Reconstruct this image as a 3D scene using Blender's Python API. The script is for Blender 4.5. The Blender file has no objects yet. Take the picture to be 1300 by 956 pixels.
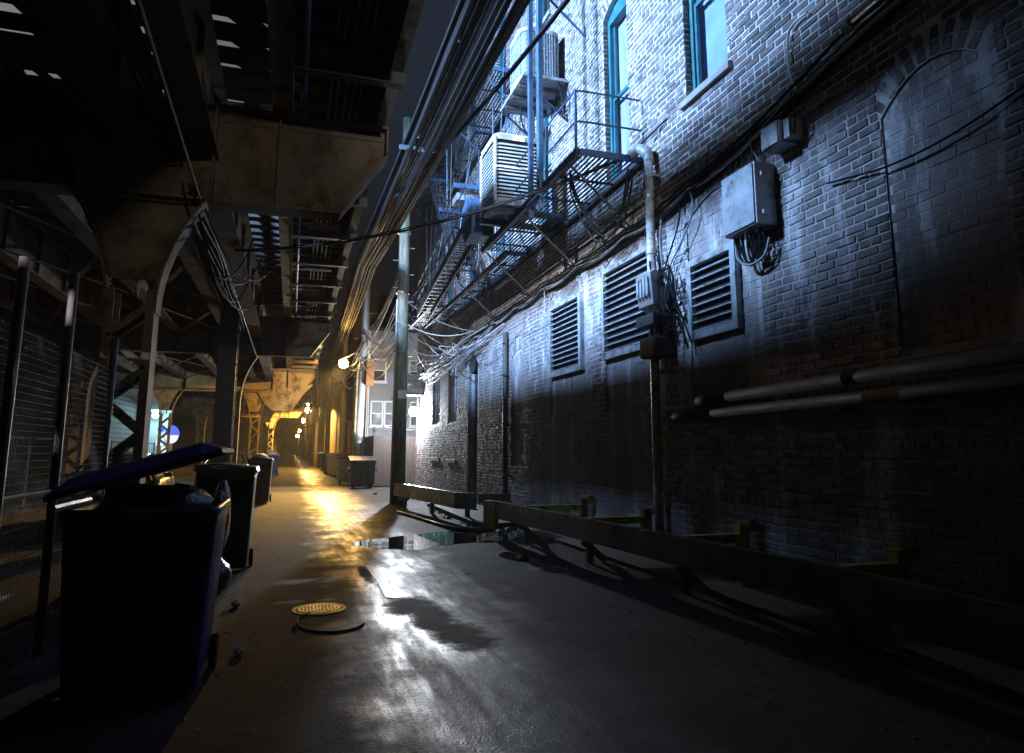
import bpy, math, random
from mathutils import Vector, Matrix
R = math.radians
rng = random.Random(7)
sc = bpy.context.scene
col = sc.collection

# ---------------------------------------------------------------- camera
cam_data = bpy.data.cameras.new('camera')
cam = bpy.data.objects.new('camera', cam_data); col.objects.link(cam)
sc.camera = cam
cam.location = (0, 0, 1.5)
cam.rotation_euler = (R(90 + 9.1), 0, R(-17.7))
cam_data.sensor_width = 36; cam_data.lens = 24.04
cam_data.shift_y = -45 / 1300
cam_data.clip_start = .05; cam_data.clip_end = 2000
# ---------------------------------------------------------------- world: night sky
w = bpy.data.worlds.new('World'); sc.world = w; w.use_nodes = True
bg = w.node_tree.nodes['Background']
bg.inputs['Color'].default_value = (.0105, .0092, .0098, 1)
bg.inputs['Strength'].default_value = .85
sc.view_settings.view_transform = 'Standard'; sc.view_settings.look = 'None'
sc.view_settings.exposure = 0; sc.view_settings.gamma = 1
sc.cycles.max_bounces = 5; sc.cycles.diffuse_bounces = 3; sc.cycles.glossy_bounces = 3
sc.cycles.transparent_max_bounces = 8
sc.cycles.sample_clamp_indirect = 3

def lamp(name, kind, loc, energy, color, radius=.1, target=None, size=None, blend=.5, parent=None):
    d = bpy.data.lights.new(name, kind); d.energy = energy; d.color = color
    d.shadow_soft_size = radius
    o = bpy.data.objects.new(name, d); col.objects.link(o); o.location = loc
    if kind == 'SPOT':
        d.spot_size = R(size); d.spot_blend = blend
    if target is not None:
        o.rotation_euler = (Vector(target) - Vector(loc)).to_track_quat('-Z', 'Y').to_euler()
    return o

BLUE_POS = (-6.2, 9.6, 11.75)
BLUE = (.31, .55, 1.0)
WHITE_POS = (-8.5, -2.2, 11.0)
WARM = (1.0, .56, .13)
lamp('blue_lamp_light', 'SPOT', BLUE_POS, 62000, BLUE, .85, (5, 12.7, 8.0), 86, 1.0)
lamp('white_lamp_light', 'SPOT', WHITE_POS, 26000, (.78, .88, 1.0), .05, (-2.8, 9.2, 4.8), 50, .5)
lamp('added_back_fill', 'SPOT', (2.3, -12.3, 5.45), 1400, (.95, .90, .80), .12, (.4, 12, 6.5), 32, .9)  # added fill from behind the camera, brightens the girder and columns
lamp('wall_lamp_light', 'POINT', (4.62, 27.86, 2.94), 1300, (.80, .89, 1.0), .08)
lamp('wall_lamp_flood', 'SPOT', (4.66, 27.84, 2.96), 2700, (.84, .91, 1.0), .08, (1.75, 12.5, 0), 30, .9)
lamp('added_pole_fill', 'SPOT', (2.5, -12.3, 5.45), 5200, (.86, .97, .95), .1, (3.0, 20.35, 6.0), 15, .8)  # added narrow fill aimed at the big wooden pole

# ---------------------------------------------------------------- mesh builder
class MB:
    def __init__(s): s.v = []; s.f = []
    def add(s, vs, fs):
        n = len(s.v); s.v += [tuple(v) for v in vs]; s.f += [tuple(i + n for i in f) for f in fs]; return s
    def box(s, x0, x1, y0, y1, z0, z1):
        return s.add([(x0,y0,z0),(x1,y0,z0),(x1,y1,z0),(x0,y1,z0),(x0,y0,z1),(x1,y0,z1),(x1,y1,z1),(x0,y1,z1)],
                     [(0,3,2,1),(4,5,6,7),(0,1,5,4),(1,2,6,5),(2,3,7,6),(3,0,4,7)])
    def bar(s, a, b, w, h=None, up=(0,0,1)):
        a = Vector(a); b = Vector(b); h = h or w
        d = (b - a).normalized(); u = Vector(up)
        if abs(d.dot(u)) > .98: u = Vector((0,1,0))
        r = d.cross(u).normalized(); u = r.cross(d)
        vs = [p + r * (sx * w / 2) + u * (sz * h / 2) for p in (a, b) for sx, sz in ((-1,-1),(1,-1),(1,1),(-1,1))]
        return s.add(vs, [(0,1,2,3),(7,6,5,4),(0,4,5,1),(1,5,6,2),(2,6,7,3),(3,7,4,0)])
    def tube(s, pts, r, n=8, cap=True):
        pts = [Vector(p) for p in pts]; k = len(pts)
        rs = r if isinstance(r, (list, tuple)) else [r] * k
        base = len(s.v); ref = None
        for i, p in enumerate(pts):
            d = (pts[min(i + 1, k - 1)] - pts[max(i - 1, 0)]).normalized()
            if ref is None: ref = Vector((0,0,1)) if abs(d.z) < .9 else Vector((1,0,0))
            a = d.cross(ref)
            if a.length < 1e-4: a = d.orthogonal()
            a.normalize(); b = a.cross(d).normalized(); ref = b
            for j in range(n):
                t = 2 * math.pi * j / n
                s.v.append(tuple(p + (a * math.cos(t) + b * math.sin(t)) * rs[i]))
        for i in range(k - 1):
            for j in range(n):
                j2 = (j + 1) % n
                s.f.append((base + i*n + j, base + i*n + j2, base + (i+1)*n + j2, base + (i+1)*n + j))
        if cap:
            s.f.append(tuple(base + j for j in range(n))[::-1]); s.f.append(tuple(base + (k-1)*n + j for j in range(n)))
        return s
    def cyl(s, a, b, r, n=12): return s.tube([a, b], r, n)
    def prism(s, poly, axis, a, b):
        # poly: 2D points in the other two axes (order x,y,z without axis)
        def mk(p, t):
            if axis == 'x': return (t, p[0], p[1])
            if axis == 'y': return (p[0], t, p[1])
            return (p[0], p[1], t)
        n = len(poly)
        vs = [mk(p, a) for p in poly] + [mk(p, b) for p in poly]
        fs = [tuple(range(n))[::-1], tuple(range(n, 2*n))] + [(i, (i+1) % n, n + (i+1) % n, n + i) for i in range(n)]
        return s.add(vs, fs)
    def strip(s, rows, close=False):
        n = len(rows[0]); base = len(s.v)
        for r_ in rows: s.v += [tuple(p) for p in r_]
        for i in range(len(rows) - 1):
            for j in range(n if close else n - 1):
                j2 = (j + 1) % n
                s.f.append((base + i*n + j, base + i*n + j2, base + (i+1)*n + j2, base + (i+1)*n + j))
        return s
    def ball(s, c, r, n=6, m=4):
        rows = []
        for i in range(m + 1):
            t = math.pi * i / m
            rows.append([(c[0] + r*math.sin(t)*math.cos(2*math.pi*j/n), c[1] + r*math.sin(t)*math.sin(2*math.pi*j/n), c[2] + r*math.cos(t)) for j in range(n)])
        return s.strip(rows, True)
    def mesh(s, name):
        me = bpy.data.meshes.new(name); me.from_pydata(s.v, [], s.f); me.update(); return me
    def build(s, name, mat, parent=None, smooth=False, bevel=0, loc=None, **tags):
        me = s.mesh(name)
        if isinstance(mat, str): mat = MT[mat]
        me.materials.append(mat)
        if smooth:
            me.polygons.foreach_set('use_smooth', [len(p.vertices) == 4 for p in me.polygons])
        o = bpy.data.objects.new(name, me); col.objects.link(o)
        if bevel:
            b = o.modifiers.new('bevel', 'BEVEL'); b.width = bevel; b.segments = 2; b.limit_method = 'ANGLE'
        if parent is not None: o.parent = parent
        if loc is not None: o.location = loc
        for k, v in tags.items():
            if v: o[k] = v
        return o

def thing(name, label, cat, loc=(0,0,0), rz=0, group=None):
    o = bpy.data.objects.new(name, None); col.objects.link(o); o.location = loc; o.rotation_euler = (0,0,rz)
    o.empty_display_size = .2
    o['label'] = label; o['category'] = cat
    if group: o['group'] = group
    return o
def copy_tree(o, parent=None):
    c = o.copy(); col.objects.link(c)
    if parent is not None: c.parent = parent
    for ch in list(o.children): copy_tree(ch, c)
    return c
def inst(me, name, parent, M):
    o = bpy.data.objects.new(name, me); col.objects.link(o); o.parent = parent; o.matrix_basis = M; return o

# ---------------------------------------------------------------- materials
MT = {}
def nd(nt, t, **kw):
    n = nt.nodes.new(t)
    for k, v in kw.items(): setattr(n, k, v)
    return n
def M(name, c, rough=.6, metal=0., var=.3, scale=2.5, bump=.15, bscale=30, c2=None, c2amt=.5, c2scale=1.2, stretch=(1,1,1), rvar=.12, spec=.5, bdist=.01, local=False):
    m = bpy.data.materials.new(name); m.use_nodes = True; nt = m.node_tree
    p = nt.nodes['Principled BSDF']; L = nt.links
    g = nd(nt, 'ShaderNodeTexCoord') if local else nd(nt, 'ShaderNodeNewGeometry')
    mp = nd(nt, 'ShaderNodeMapping'); mp.inputs['Scale'].default_value = stretch
    L.new(g.outputs['Object' if local else 'Position'], mp.inputs['Vector'])
    n1 = nd(nt, 'ShaderNodeTexNoise'); n1.inputs['Scale'].default_value = scale; n1.inputs['Detail'].default_value = 8; n1.inputs['Roughness'].default_value = .65
    L.new(mp.outputs[0], n1.inputs['Vector'])
    mr = nd(nt, 'ShaderNodeMapRange'); mr.inputs['From Min'].default_value = .3; mr.inputs['From Max'].default_value = .7
    mr.inputs['To Min'].default_value = 1 - var; mr.inputs['To Max'].default_value = 1 + var
    L.new(n1.outputs['Fac'], mr.inputs['Value'])
    mx = nd(nt, 'ShaderNodeMix', data_type='RGBA', blend_type='MULTIPLY'); mx.inputs[0].default_value = 1
    mx.inputs[6].default_value = (*c, 1)
    cmb = nd(nt, 'ShaderNodeCombineColor')
    for i in range(3): L.new(mr.outputs[0], cmb.inputs[i])
    L.new(cmb.outputs[0], mx.inputs[7])
    out = mx.outputs[2]
    if c2:
        n3 = nd(nt, 'ShaderNodeTexNoise'); n3.inputs['Scale'].default_value = c2scale; n3.inputs['Detail'].default_value = 9; n3.inputs['Roughness'].default_value = .7
        L.new(mp.outputs[0], n3.inputs['Vector'])
        r3 = nd(nt, 'ShaderNodeMapRange'); r3.inputs['From Min'].default_value = .62 - c2amt * .3; r3.inputs['From Max'].default_value = .72 - c2amt * .2
        L.new(n3.outputs['Fac'], r3.inputs['Value'])
        m2 = nd(nt, 'ShaderNodeMix', data_type='RGBA'); L.new(r3.outputs[0], m2.inputs[0]); L.new(out, m2.inputs[6]); m2.inputs[7].default_value = (*c2, 1)
        out = m2.outputs[2]
    L.new(out, p.inputs['Base Color'])
    p.inputs['Metallic'].default_value = metal; p.inputs['Specular IOR Level'].default_value = spec
    r1 = nd(nt, 'ShaderNodeMapRange'); r1.inputs['From Min'].default_value = .3; r1.inputs['From Max'].default_value = .7
    r1.inputs['To Min'].default_value = max(.03, rough - rvar); r1.inputs['To Max'].default_value = min(1, rough + rvar)
    L.new(n1.outputs['Fac'], r1.inputs['Value']); L.new(r1.outputs[0], p.inputs['Roughness'])
    if bump:
        n2 = nd(nt, 'ShaderNodeTexNoise'); n2.inputs['Scale'].default_value = bscale; n2.inputs['Detail'].default_value = 6
        L.new(mp.outputs[0], n2.inputs['Vector'])
        b = nd(nt, 'ShaderNodeBump'); b.inputs['Strength'].default_value = bump; b.inputs['Distance'].default_value = bdist
        L.new(n2.outputs['Fac'], b.inputs['Height']); L.new(b.outputs[0], p.inputs['Normal'])
    MT[name] = m; return m
def emis(name, c, s, base=(.3,.3,.3)):
    m = bpy.data.materials.new(name); m.use_nodes = True; p = m.node_tree.nodes['Principled BSDF']
    p.inputs['Base Color'].default_value = (*base, 1)
    p.inputs['Emission Color'].default_value = (*c, 1); p.inputs['Emission Strength'].default_value = s
    MT[name] = m; return m

M('steel_brown', (.17,.125,.085), .75, 0, .3, 1.5, .12, 25, c2=(.09,.045,.025), c2amt=.5, c2scale=2.2, spec=.15)
M('steel_amber_lit', (.36,.27,.13), .7, 0, .3, 1.5, .12, 25, c2=(.12,.065,.03), c2amt=.45, c2scale=2.5, spec=.25)  # yellower copy of the brown steel, amber lamplight painted into its colour
M('steel_dark', (.06,.05,.045), .55, 0, .35, 2, .15, 25, c2=(.08,.035,.02), c2amt=.4)
M('timber_dark', (.045,.037,.03), .85, 0, .45, 6, .4, 40, stretch=(.4,1,1))
M('timber_tan', (.30,.21,.12), .7, 0, .35, 3, .25, 30, c2=(.12,.07,.04), c2amt=.5, stretch=(1,.6,1))
M('black_iron', (.018,.022,.03), .5, .1, .3, 4, .2, 60, c2=(.07,.04,.03), c2amt=.35, c2scale=5)
M('blue_iron', (.045,.085,.15), .45, .1, .2, 3, .15, 50, c2=(.03,.03,.045), c2amt=.35, c2scale=4)
M('galvanised', (.30,.31,.33), .45, .4, .2, 6, .1, 60, c2=(.2,.19,.18), c2amt=.35, c2scale=6)
M('grey_paint', (.30,.315,.33), .5, .1, .25, 4, .08, 60, c2=(.13,.10,.08), c2amt=.42, c2scale=5)
M('slat_paint', (.30,.31,.33), .6, 0, .3, 6, .1, 60, c2=(.08,.07,.06), c2amt=.4, c2scale=6)
M('ac_paint', (.34,.345,.34), .5, 0, .14, 7, .08, 60, c2=(.3,.25,.2), c2amt=.28, c2scale=9)
M('ac_dark', (.045,.05,.055), .6, 0, .3, 8, .2, 60)
M('conduit_white', (.50,.49,.52), .4, .2, .25, 4, .1, 40, c2=(.22,.16,.14), c2amt=.4, c2scale=5)
M('pipe_grey', (.075,.075,.075), .7, 0, .3, 3, .2, 30, c2=(.10,.06,.04), c2amt=.5, c2scale=4, spec=.15)
M('mesh_dark', (.02,.02,.022), .8, 0, .2, 4, 0)
M('yellow_label', (.55,.42,.05), .5, 0, .2)
M('rubber', (.009,.009,.010), .7, 0, .2, 10, .15, 60, spec=.15)
M('rubber_gloss', (.015,.015,.018), .35, 0, .2, 10, .1, 60)
M('cable_grey', (.26,.25,.26), .45, 0, .2, 10, .1, 60)
M('cable_pale', (.5,.48,.45), .5, 0, .2, 10, .1, 60)
M('pole_wood', (.30,.27,.22), .8, 0, .4, 5, .5, 30, c2=(.11,.15,.10), c2amt=.52, c2scale=3.0, stretch=(3,3,.35), bdist=.02)
M('pole_wood_dark', (.13,.10,.07), .85, 0, .4, 5, .5, 30, stretch=(3,3,.35))
M('pole_metal', (.40,.40,.42), .45, .2, .2, 4, .1, 40)
M('fence_wood', (.03,.018,.012), .8, 0, .4, 4, .4, 30, stretch=(3,3,.4))
M('siding', (.28,.28,.29), .6, 0, .12, 2, .08, 20, c2=(.3,.29,.28), c2amt=.3)
M('white_frame', (.75,.75,.74), .45, 0, .08)
M('teal_frame', (.01,.085,.10), .4, 0, .2, 5, .1, 40, c2=(.03,.12,.13), c2amt=.4, c2scale=4)
M('shade_white', (.20,.22,.27), .6, 0, .35, 5, .3, 9, stretch=(1,1,.08))
M('shade_teal', (.14,.22,.33), .5, 0, .2, 1.5, .05, 8)
M('window_dark', (.012,.013,.016), .4, 0, .2, 2, 0)
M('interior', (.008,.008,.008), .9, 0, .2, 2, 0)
M('stone_sill', (.20,.19,.18), .8, 0, .3, 6, .4, 30)
M('rail_steel', (.10,.095,.075), .33, .15, .3, 3, .2, 25, c2=(.07,.035,.02), c2amt=.5, c2scale=4)
M('yellow_paint', (.42,.34,.03), .55, 0, .25, 5, .2, 30, c2=(.10,.06,.03), c2amt=.45, c2scale=5)
M('orange_wood', (.30,.12,.03), .7, 0, .3, 5, .3, 30)
M('blue_plastic', (.010,.036,.20), .36, 0, .12, 4, .06, 30, c2=(.02,.03,.09), c2amt=.35, c2scale=3)
M('black_plastic', (.02,.02,.022), .42, 0, .2, 4, .1, 40)
M('green_dumpster', (.018,.026,.02), .6, .1, .3, 4, .15, 30, c2=(.06,.035,.02), c2amt=.35)
M('beige_bin', (.32,.27,.17), .5, 0, .2, 4, .1, 30)
M('cardboard', (.30,.20,.11), .8, 0, .25, 6, .2, 30)
M('trash_bag', (.02,.02,.022), .25, 0, .2, 6, .6, 18, bdist=.03)
M('paper', (.6,.58,.55), .8, 0, .2, 10, .3, 30)
M('car_dark', (.012,.014,.02), .18, .3, .1, 3, 0, spec=.7)
M('car_grey', (.09,.09,.10), .2, .5, .1, 3, 0)
M('car_glass', (.01,.012,.014), .08, 0, .1, 3, 0)
M('hub', (.35,.35,.36), .35, .8, .2)
M('lens', (.7,.7,.7), .15, 0, .1, 3, 0)
M('manhole', (.16,.13,.10), .45, .3, .3, 12, .5, 60)
M('concrete', (.30,.29,.27), .45, 0, .3, 5, .3, 60)
M('dirt', (.035,.03,.025), .8, 0, .5, 8, .6, 30)
M('leaf_litter', (.05,.037,.024), .6, 0, .5, 20, .3, 60)
M('far_brick', (.20,.11,.075), .85, 0, .3, 4, .3, 30)
M('dark_wall', (.10,.075,.06), .85, 0, .35, 1.2, .3, 20)
M('door_paint', (.02,.025,.035), .45, 0, .25)
emis('bulb_warm', (1,.60,.20), 110); emis('bulb_white', (.85,.93,1), 600); emis('bulb_blue', (.5,.75,1), 60)
emis('bulb_cyan', (.45,.95,1), 30)
emis('sign_blue', (.02,.09,1), 1.6); emis('sign_white', (.85,.92,1), 1.1); emis('sign_teal', (.35,.75,.7), .45)
emis('lit_window', (1,.72,.3), .9)
def glass():
    m = bpy.data.materials.new('glass'); m.use_nodes = True; nt = m.node_tree
    nt.nodes.remove(nt.nodes['Principled BSDF'])
    o = nt.nodes['Material Output']; t = nd(nt, 'ShaderNodeBsdfTransparent'); g = nd(nt, 'ShaderNodeBsdfGlossy'); g.inputs['Roughness'].default_value = .04
    fr = nd(nt, 'ShaderNodeFresnel'); fr.inputs[0].default_value = 1.45; mx = nd(nt, 'ShaderNodeMixShader')
    nt.links.new(fr.outputs[0], mx.inputs[0]); nt.links.new(t.outputs[0], mx.inputs[1]); nt.links.new(g.outputs[0], mx.inputs[2]); nt.links.new(mx.outputs[0], o.inputs['Surface'])
    MT['glass'] = m
glass()

# brick materials: colour per brick (object random, or a per-brick attribute in the joined field), paint and efflorescence by place on the wall
def brick_mat(name, attr, mortar=False, painted=False):
    m = bpy.data.materials.new(name); m.use_nodes = True; nt = m.node_tree; L = nt.links; p = nt.nodes['Principled BSDF']
    g = nd(nt, 'ShaderNodeNewGeometry'); sep = nd(nt, 'ShaderNodeSeparateXYZ'); L.new(g.outputs['Position'], sep.inputs[0])
    def noise(s, d=8, r=.65, vec=None):
        n = nd(nt, 'ShaderNodeTexNoise'); n.inputs['Scale'].default_value = s; n.inputs['Detail'].default_value = d; n.inputs['Roughness'].default_value = r
        L.new(vec or g.outputs['Position'], n.inputs['Vector']); return n.outputs['Fac']
    def rng_(v, a, b, c=0, d=1):
        r = nd(nt, 'ShaderNodeMapRange'); r.inputs['From Min'].default_value = a; r.inputs['From Max'].default_value = b
        r.inputs['To Min'].default_value = c; r.inputs['To Max'].default_value = d; L.new(v, r.inputs['Value']); return r.outputs[0]
    def mix(f, a, b, bt='MIX'):
        x = nd(nt, 'ShaderNodeMix', data_type='RGBA', blend_type=bt)
        for i, v in ((0, f), (6, a), (7, b)):
            if hasattr(v, 'links') or isinstance(v, bpy.types.NodeSocket): L.new(v, x.inputs[i])
            else: x.inputs[i].default_value = v if i == 0 else (*v, 1)
        return x.outputs[2]
    def mul(a, b):
        x = nd(nt, 'ShaderNodeMath', operation='MULTIPLY'); L.new(a, x.inputs[0])
        if isinstance(b, float): x.inputs[1].default_value = b
        else: L.new(b, x.inputs[1])
        return x.outputs[0]
    stv = nd(nt, 'ShaderNodeMapping'); stv.inputs['Scale'].default_value = (1, 1, .25); L.new(g.outputs['Position'], stv.inputs[0])
    if mortar:
        c = mix(rng_(noise(3.5), .35, .65), (.60,.59,.58), (.42,.41,.40))
        c = mix(rng_(noise(1.3, 9, .7), .56, .66), c, (.20,.18,.17))
    else:
        if attr == 'obj':
            oi = nd(nt, 'ShaderNodeObjectInfo'); rv = oi.outputs['Random']
        else:
            at = nd(nt, 'ShaderNodeAttribute'); at.attribute_name = 'rnd'; rv = at.outputs['Fac']
        cr = nd(nt, 'ShaderNodeValToRGB'); L.new(rv, cr.inputs[0]); e = cr.color_ramp.elements
        stops = [(0, (.045,.038,.04)), (.25, (.085,.066,.062)), (.5, (.14,.10,.085)), (.75, (.105,.088,.085)), (1, (.25,.20,.185))]
        e[0].position = 0; e[0].color = (*stops[0][1], 1); e[1].position = 1; e[1].color = (*stops[-1][1], 1)
        for s_, c_ in stops[1:-1]: x = e.new(s_); x.color = (*c_, 1)
        c = mix(rng_(noise(22), .35, .65, 0, .55), cr.outputs[0], (.08,.065,.06))
        c = mix(rng_(noise(2.6, 12, .8), .53, .66, 0, .7), c, (.38,.365,.36))
        c = mix(rng_(noise(9, 6, .7), .6, .72, 0, .5), c, (.045,.04,.042))       # lime bloom and mortar smears
    # the ground storey carries an old thin coat of grey paint, worn and patchy, ending in a ragged line
    zl = nd(nt, 'ShaderNodeMath', operation='ADD'); L.new(sep.outputs['Z'], zl.inputs[0]); L.new(mul(noise(1.1, 9, .7), 1.5), zl.inputs[1])
    low = rng_(zl.outputs[0], 5.35, 5.75, 1, 0)
    pt = mul(low, rng_(noise(1.2, 12, .78, stv.outputs[0]), .40, .58, .0 if not painted else .5, .88 if not painted else .97))
    c = mix(pt, c, (.255,.215,.205))
    # white salt streaks and soot
    c = mix(mul(low, rng_(noise(2.2, 9, .7, stv.outputs[0]), .52, .63, 0, .85)), c, (.56,.54,.56))
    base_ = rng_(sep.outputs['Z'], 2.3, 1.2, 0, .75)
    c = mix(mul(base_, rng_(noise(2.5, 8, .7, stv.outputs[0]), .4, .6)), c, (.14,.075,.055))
    c = mix(rng_(noise(.8, 11, .76, stv.outputs[0]), .56, .68, 0, .6), c, (.06,.055,.057))
    L.new(c, p.inputs['Base Color']); p.inputs['Roughness'].default_value = .8
    L.new(rng_(noise(6), .3, .7, .62, .92), p.inputs['Roughness'])
    b = nd(nt, 'ShaderNodeBump'); b.inputs['Strength'].default_value = .55; b.inputs['Distance'].default_value = .008
    L.new(noise(45, 8, .7), b.inputs['Height']); L.new(b.outputs[0], p.inputs['Normal'])
    MT[name] = m
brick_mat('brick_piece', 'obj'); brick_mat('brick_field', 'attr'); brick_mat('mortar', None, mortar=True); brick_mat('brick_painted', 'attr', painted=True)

def ground_mat():
    m = bpy.data.materials.new('wet_asphalt'); m.use_nodes = True; nt = m.node_tree; L = nt.links; p = nt.nodes['Principled BSDF']
    g = nd(nt, 'ShaderNodeNewGeometry')
    def mapv(s):
        q = nd(nt, 'ShaderNodeMapping'); q.inputs['Scale'].default_value = s; L.new(g.outputs['Position'], q.inputs[0]); return q.outputs[0]
    def noise(s, d=6, r=.6, v=None):
        n = nd(nt, 'ShaderNodeTexNoise'); n.inputs['Scale'].default_value = s; n.inputs['Detail'].default_value = d; n.inputs['Roughness'].default_value = r
        L.new(v or g.outputs['Position'], n.inputs['Vector']); return n.outputs['Fac']
    def rg(v, a, b, c=0., d=1.):
        r = nd(nt, 'ShaderNodeMapRange'); r.inputs['From Min'].default_value = a; r.inputs['From Max'].default_value = b
        r.inputs['To Min'].default_value = c; r.inputs['To Max'].default_value = d; L.new(v, r.inputs['Value']); return r.outputs[0]
    def math_(op, a, b):
        x = nd(nt, 'ShaderNodeMath', operation=op); L.new(a, x.inputs[0])
        if isinstance(b, (int, float)): x.inputs[1].default_value = b
        else: L.new(b, x.inputs[1])
        return x.outputs[0]
    tracks = mapv((1, .16, 1))
    wet = rg(noise(.75, 7, .6, tracks), .42, .60)                # 1 where water stands in the texture
    wet2 = rg(noise(2.3, 8, .65, mapv((1, .35, 1))), .38, .62)
    w0_ = math_('MULTIPLY', math_('MULTIPLY', wet, rg(wet2, 0, 1, .35, 1)), rg(noise(5, 7, .65, mapv((1, .07, 1))), .38, .6, .35, 1))
    sx = nd(nt, 'ShaderNodeSeparateXYZ'); L.new(g.outputs['Position'], sx.inputs[0])
    wx = math_('ADD', sx.outputs['X'], rg(noise(1.3, 6, .6), 0, 1, -.7, .7))      # runoff keeps to the right half of the alley
    side = math_('MULTIPLY', rg(wx, .35, .9), rg(wx, 2.35, 1.15))
    w_ = math_('MULTIPLY', math_('MAXIMUM', w0_, math_('MULTIPLY', rg(wet2, 0, 1, .45, .85), rg(noise(4, 8, .7, mapv((1, .12, 1))), .36, .58, .4, 1))), side)
    cr = nd(nt, 'ShaderNodeMix', data_type='RGBA'); L.new(rg(noise(1.1, 9, .7), .35, .65), cr.inputs[0])
    cr.inputs[6].default_value = (.020,.019,.018,1); cr.inputs[7].default_value = (.050,.047,.043,1)
    sp = nd(nt, 'ShaderNodeMix', data_type='RGBA'); L.new(rg(noise(60, 3), .58, .7, 0, .6), sp.inputs[0]); L.new(cr.outputs[2], sp.inputs[6]); sp.inputs[7].default_value = (.13,.125,.12,1)
    dk = nd(nt, 'ShaderNodeMix', data_type='RGBA'); L.new(math_('MULTIPLY', w_, .85), dk.inputs[0]); L.new(sp.outputs[2], dk.inputs[6]); dk.inputs[7].default_value = (.014,.014,.015,1)
    vw = nd(nt, 'ShaderNodeVectorMath', operation='ADD'); L.new(mapv((.55,.42,1)), vw.inputs[0])
    nw = nd(nt, 'ShaderNodeTexNoise'); nw.inputs['Scale'].default_value = 2.4; nw.inputs['Detail'].default_value = 8; L.new(g.outputs['Position'], nw.inputs['Vector'])
    sc_ = nd(nt, 'ShaderNodeVectorMath', operation='SCALE'); sc_.inputs['Scale'].default_value = .35; L.new(nw.outputs['Color'], sc_.inputs[0]); L.new(sc_.outputs[0], vw.inputs[1])
    vc = nd(nt, 'ShaderNodeTexVoronoi', feature='DISTANCE_TO_EDGE'); vc.inputs['Scale'].default_value = 1.0; L.new(vw.outputs[0], vc.inputs['Vector'])
    crack = math_('MULTIPLY', rg(vc.outputs['Distance'], .004, .012, 1, 0), rg(noise(.6, 4), .42, .55))
    ck = nd(nt, 'ShaderNodeMix', data_type='RGBA'); L.new(crack, ck.inputs[0]); L.new(dk.outputs[2], ck.inputs[6]); ck.inputs[7].default_value = (.006,.006,.006,1)
    L.new(ck.outputs[2], p.inputs['Base Color'])
    # worn dull patch: three overlapping ovals with a ragged edge
    pm = None
    for ox, oy, ra, rb in ((1.2, 6.95, .26, .42), (1.3, 6.35, .2, .6), (1.42, 5.75, .24, .42), (2.2, 8.2, .1, .9), (.95, 8.9, .07, .6)):
        dx = math_('MULTIPLY', math_('SUBTRACT', sx.outputs['X'], ox), 1/ra); dy = math_('MULTIPLY', math_('SUBTRACT', sx.outputs['Y'], oy), 1/rb)
        dd = math_('ADD', math_('MULTIPLY', dx, dx), math_('MULTIPLY', dy, dy))
        dd = math_('ADD', dd, rg(noise(3.2, 9, .75), .25, .75, -1.1, 1.1)); q_ = rg(dd, 1.5, .45)
        pm = q_ if pm is None else math_('MAXIMUM', pm, q_)
    w2_ = math_('MULTIPLY', w_, rg(pm, 0, 1, 1, .0))
    w2_ = math_('MULTIPLY', w2_, rg(crack, 0, 1, 1, .2)) if False else w2_
    L.new(rg(w2_, 0, 1, .82, .13), p.inputs['Roughness'])
    L.new(rg(w2_, 0, 1, .10, .8), p.inputs['Specular IOR Level'])
    vor = nd(nt, 'ShaderNodeTexVoronoi'); vor.inputs['Scale'].default_value = 85; L.new(g.outputs['Position'], vor.inputs['Vector'])
    b = nd(nt, 'ShaderNodeBump'); b.inputs['Strength'].default_value = .8; b.inputs['Distance'].default_value = .004
    agg = math_('MULTIPLY', vor.outputs['Distance'], rg(noise(7, 5, .7), .4, .62, .25, 1.0)); L.new(agg, b.inputs['Height'])
    b2 = nd(nt, 'ShaderNodeBump'); b2.inputs['Strength'].default_value = .25; b2.inputs['Distance'].default_value = .008
    L.new(noise(2.2, 4, .5, mapv((1, .5, 1))), b2.inputs['Height']); L.new(b.outputs[0], b2.inputs['Normal'])
    L.new(b2.outputs[0], p.inputs['Normal'])
    MT['wet_asphalt'] = m
    m = bpy.data.materials.new('water'); m.use_nodes = True; nt = m.node_tree; p = nt.nodes['Principled BSDF']
    p.inputs['Base Color'].default_value = (.01,.01,.01,1); p.inputs['Roughness'].default_value = .02; p.inputs['IOR'].default_value = 1.33; p.inputs['Specular IOR Level'].default_value = .9
    g = nd(nt, 'ShaderNodeNewGeometry'); n = nd(nt, 'ShaderNodeTexNoise'); n.inputs['Scale'].default_value = 3; nt.links.new(g.outputs['Position'], n.inputs['Vector'])
    b = nd(nt, 'ShaderNodeBump'); b.inputs['Strength'].default_value = .03; b.inputs['Distance'].default_value = .02; nt.links.new(n.outputs['Fac'], b.inputs['Height']); nt.links.new(b.outputs[0], p.inputs['Normal'])
    MT['water'] = m
ground_mat()

# ================================================================ GROUND
mb = MB(); mb.add([(-60,-25,0),(60,-25,0),(60,600,0),(-60,600,0)], [(0,1,2,3)])
mb.build('ground', 'wet_asphalt', kind='structure')
def blob(name, cx, cy, rx, ry, z, mat, seed, rot=0, n=48, rough=.22, **tags):
    r = random.Random(seed); ph = [r.uniform(0, 6.28) for _ in range(7)]; amp = [r.uniform(.3, 1) * rough / (k + 1) for k in range(7)]
    pts = []
    for i in range(n):
        t = 2 * math.pi * i / n
        q = 1 + sum(amp[k] * math.sin((k + 2) * t + ph[k]) for k in range(7))
        x, y = rx * q * math.cos(t), ry * q * math.sin(t)
        pts.append((cx + x*math.cos(rot) - y*math.sin(rot), cy + x*math.sin(rot) + y*math.cos(rot), z))
    return MB().add(pts, [tuple(range(n))]).build(name, mat, **tags)
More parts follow.
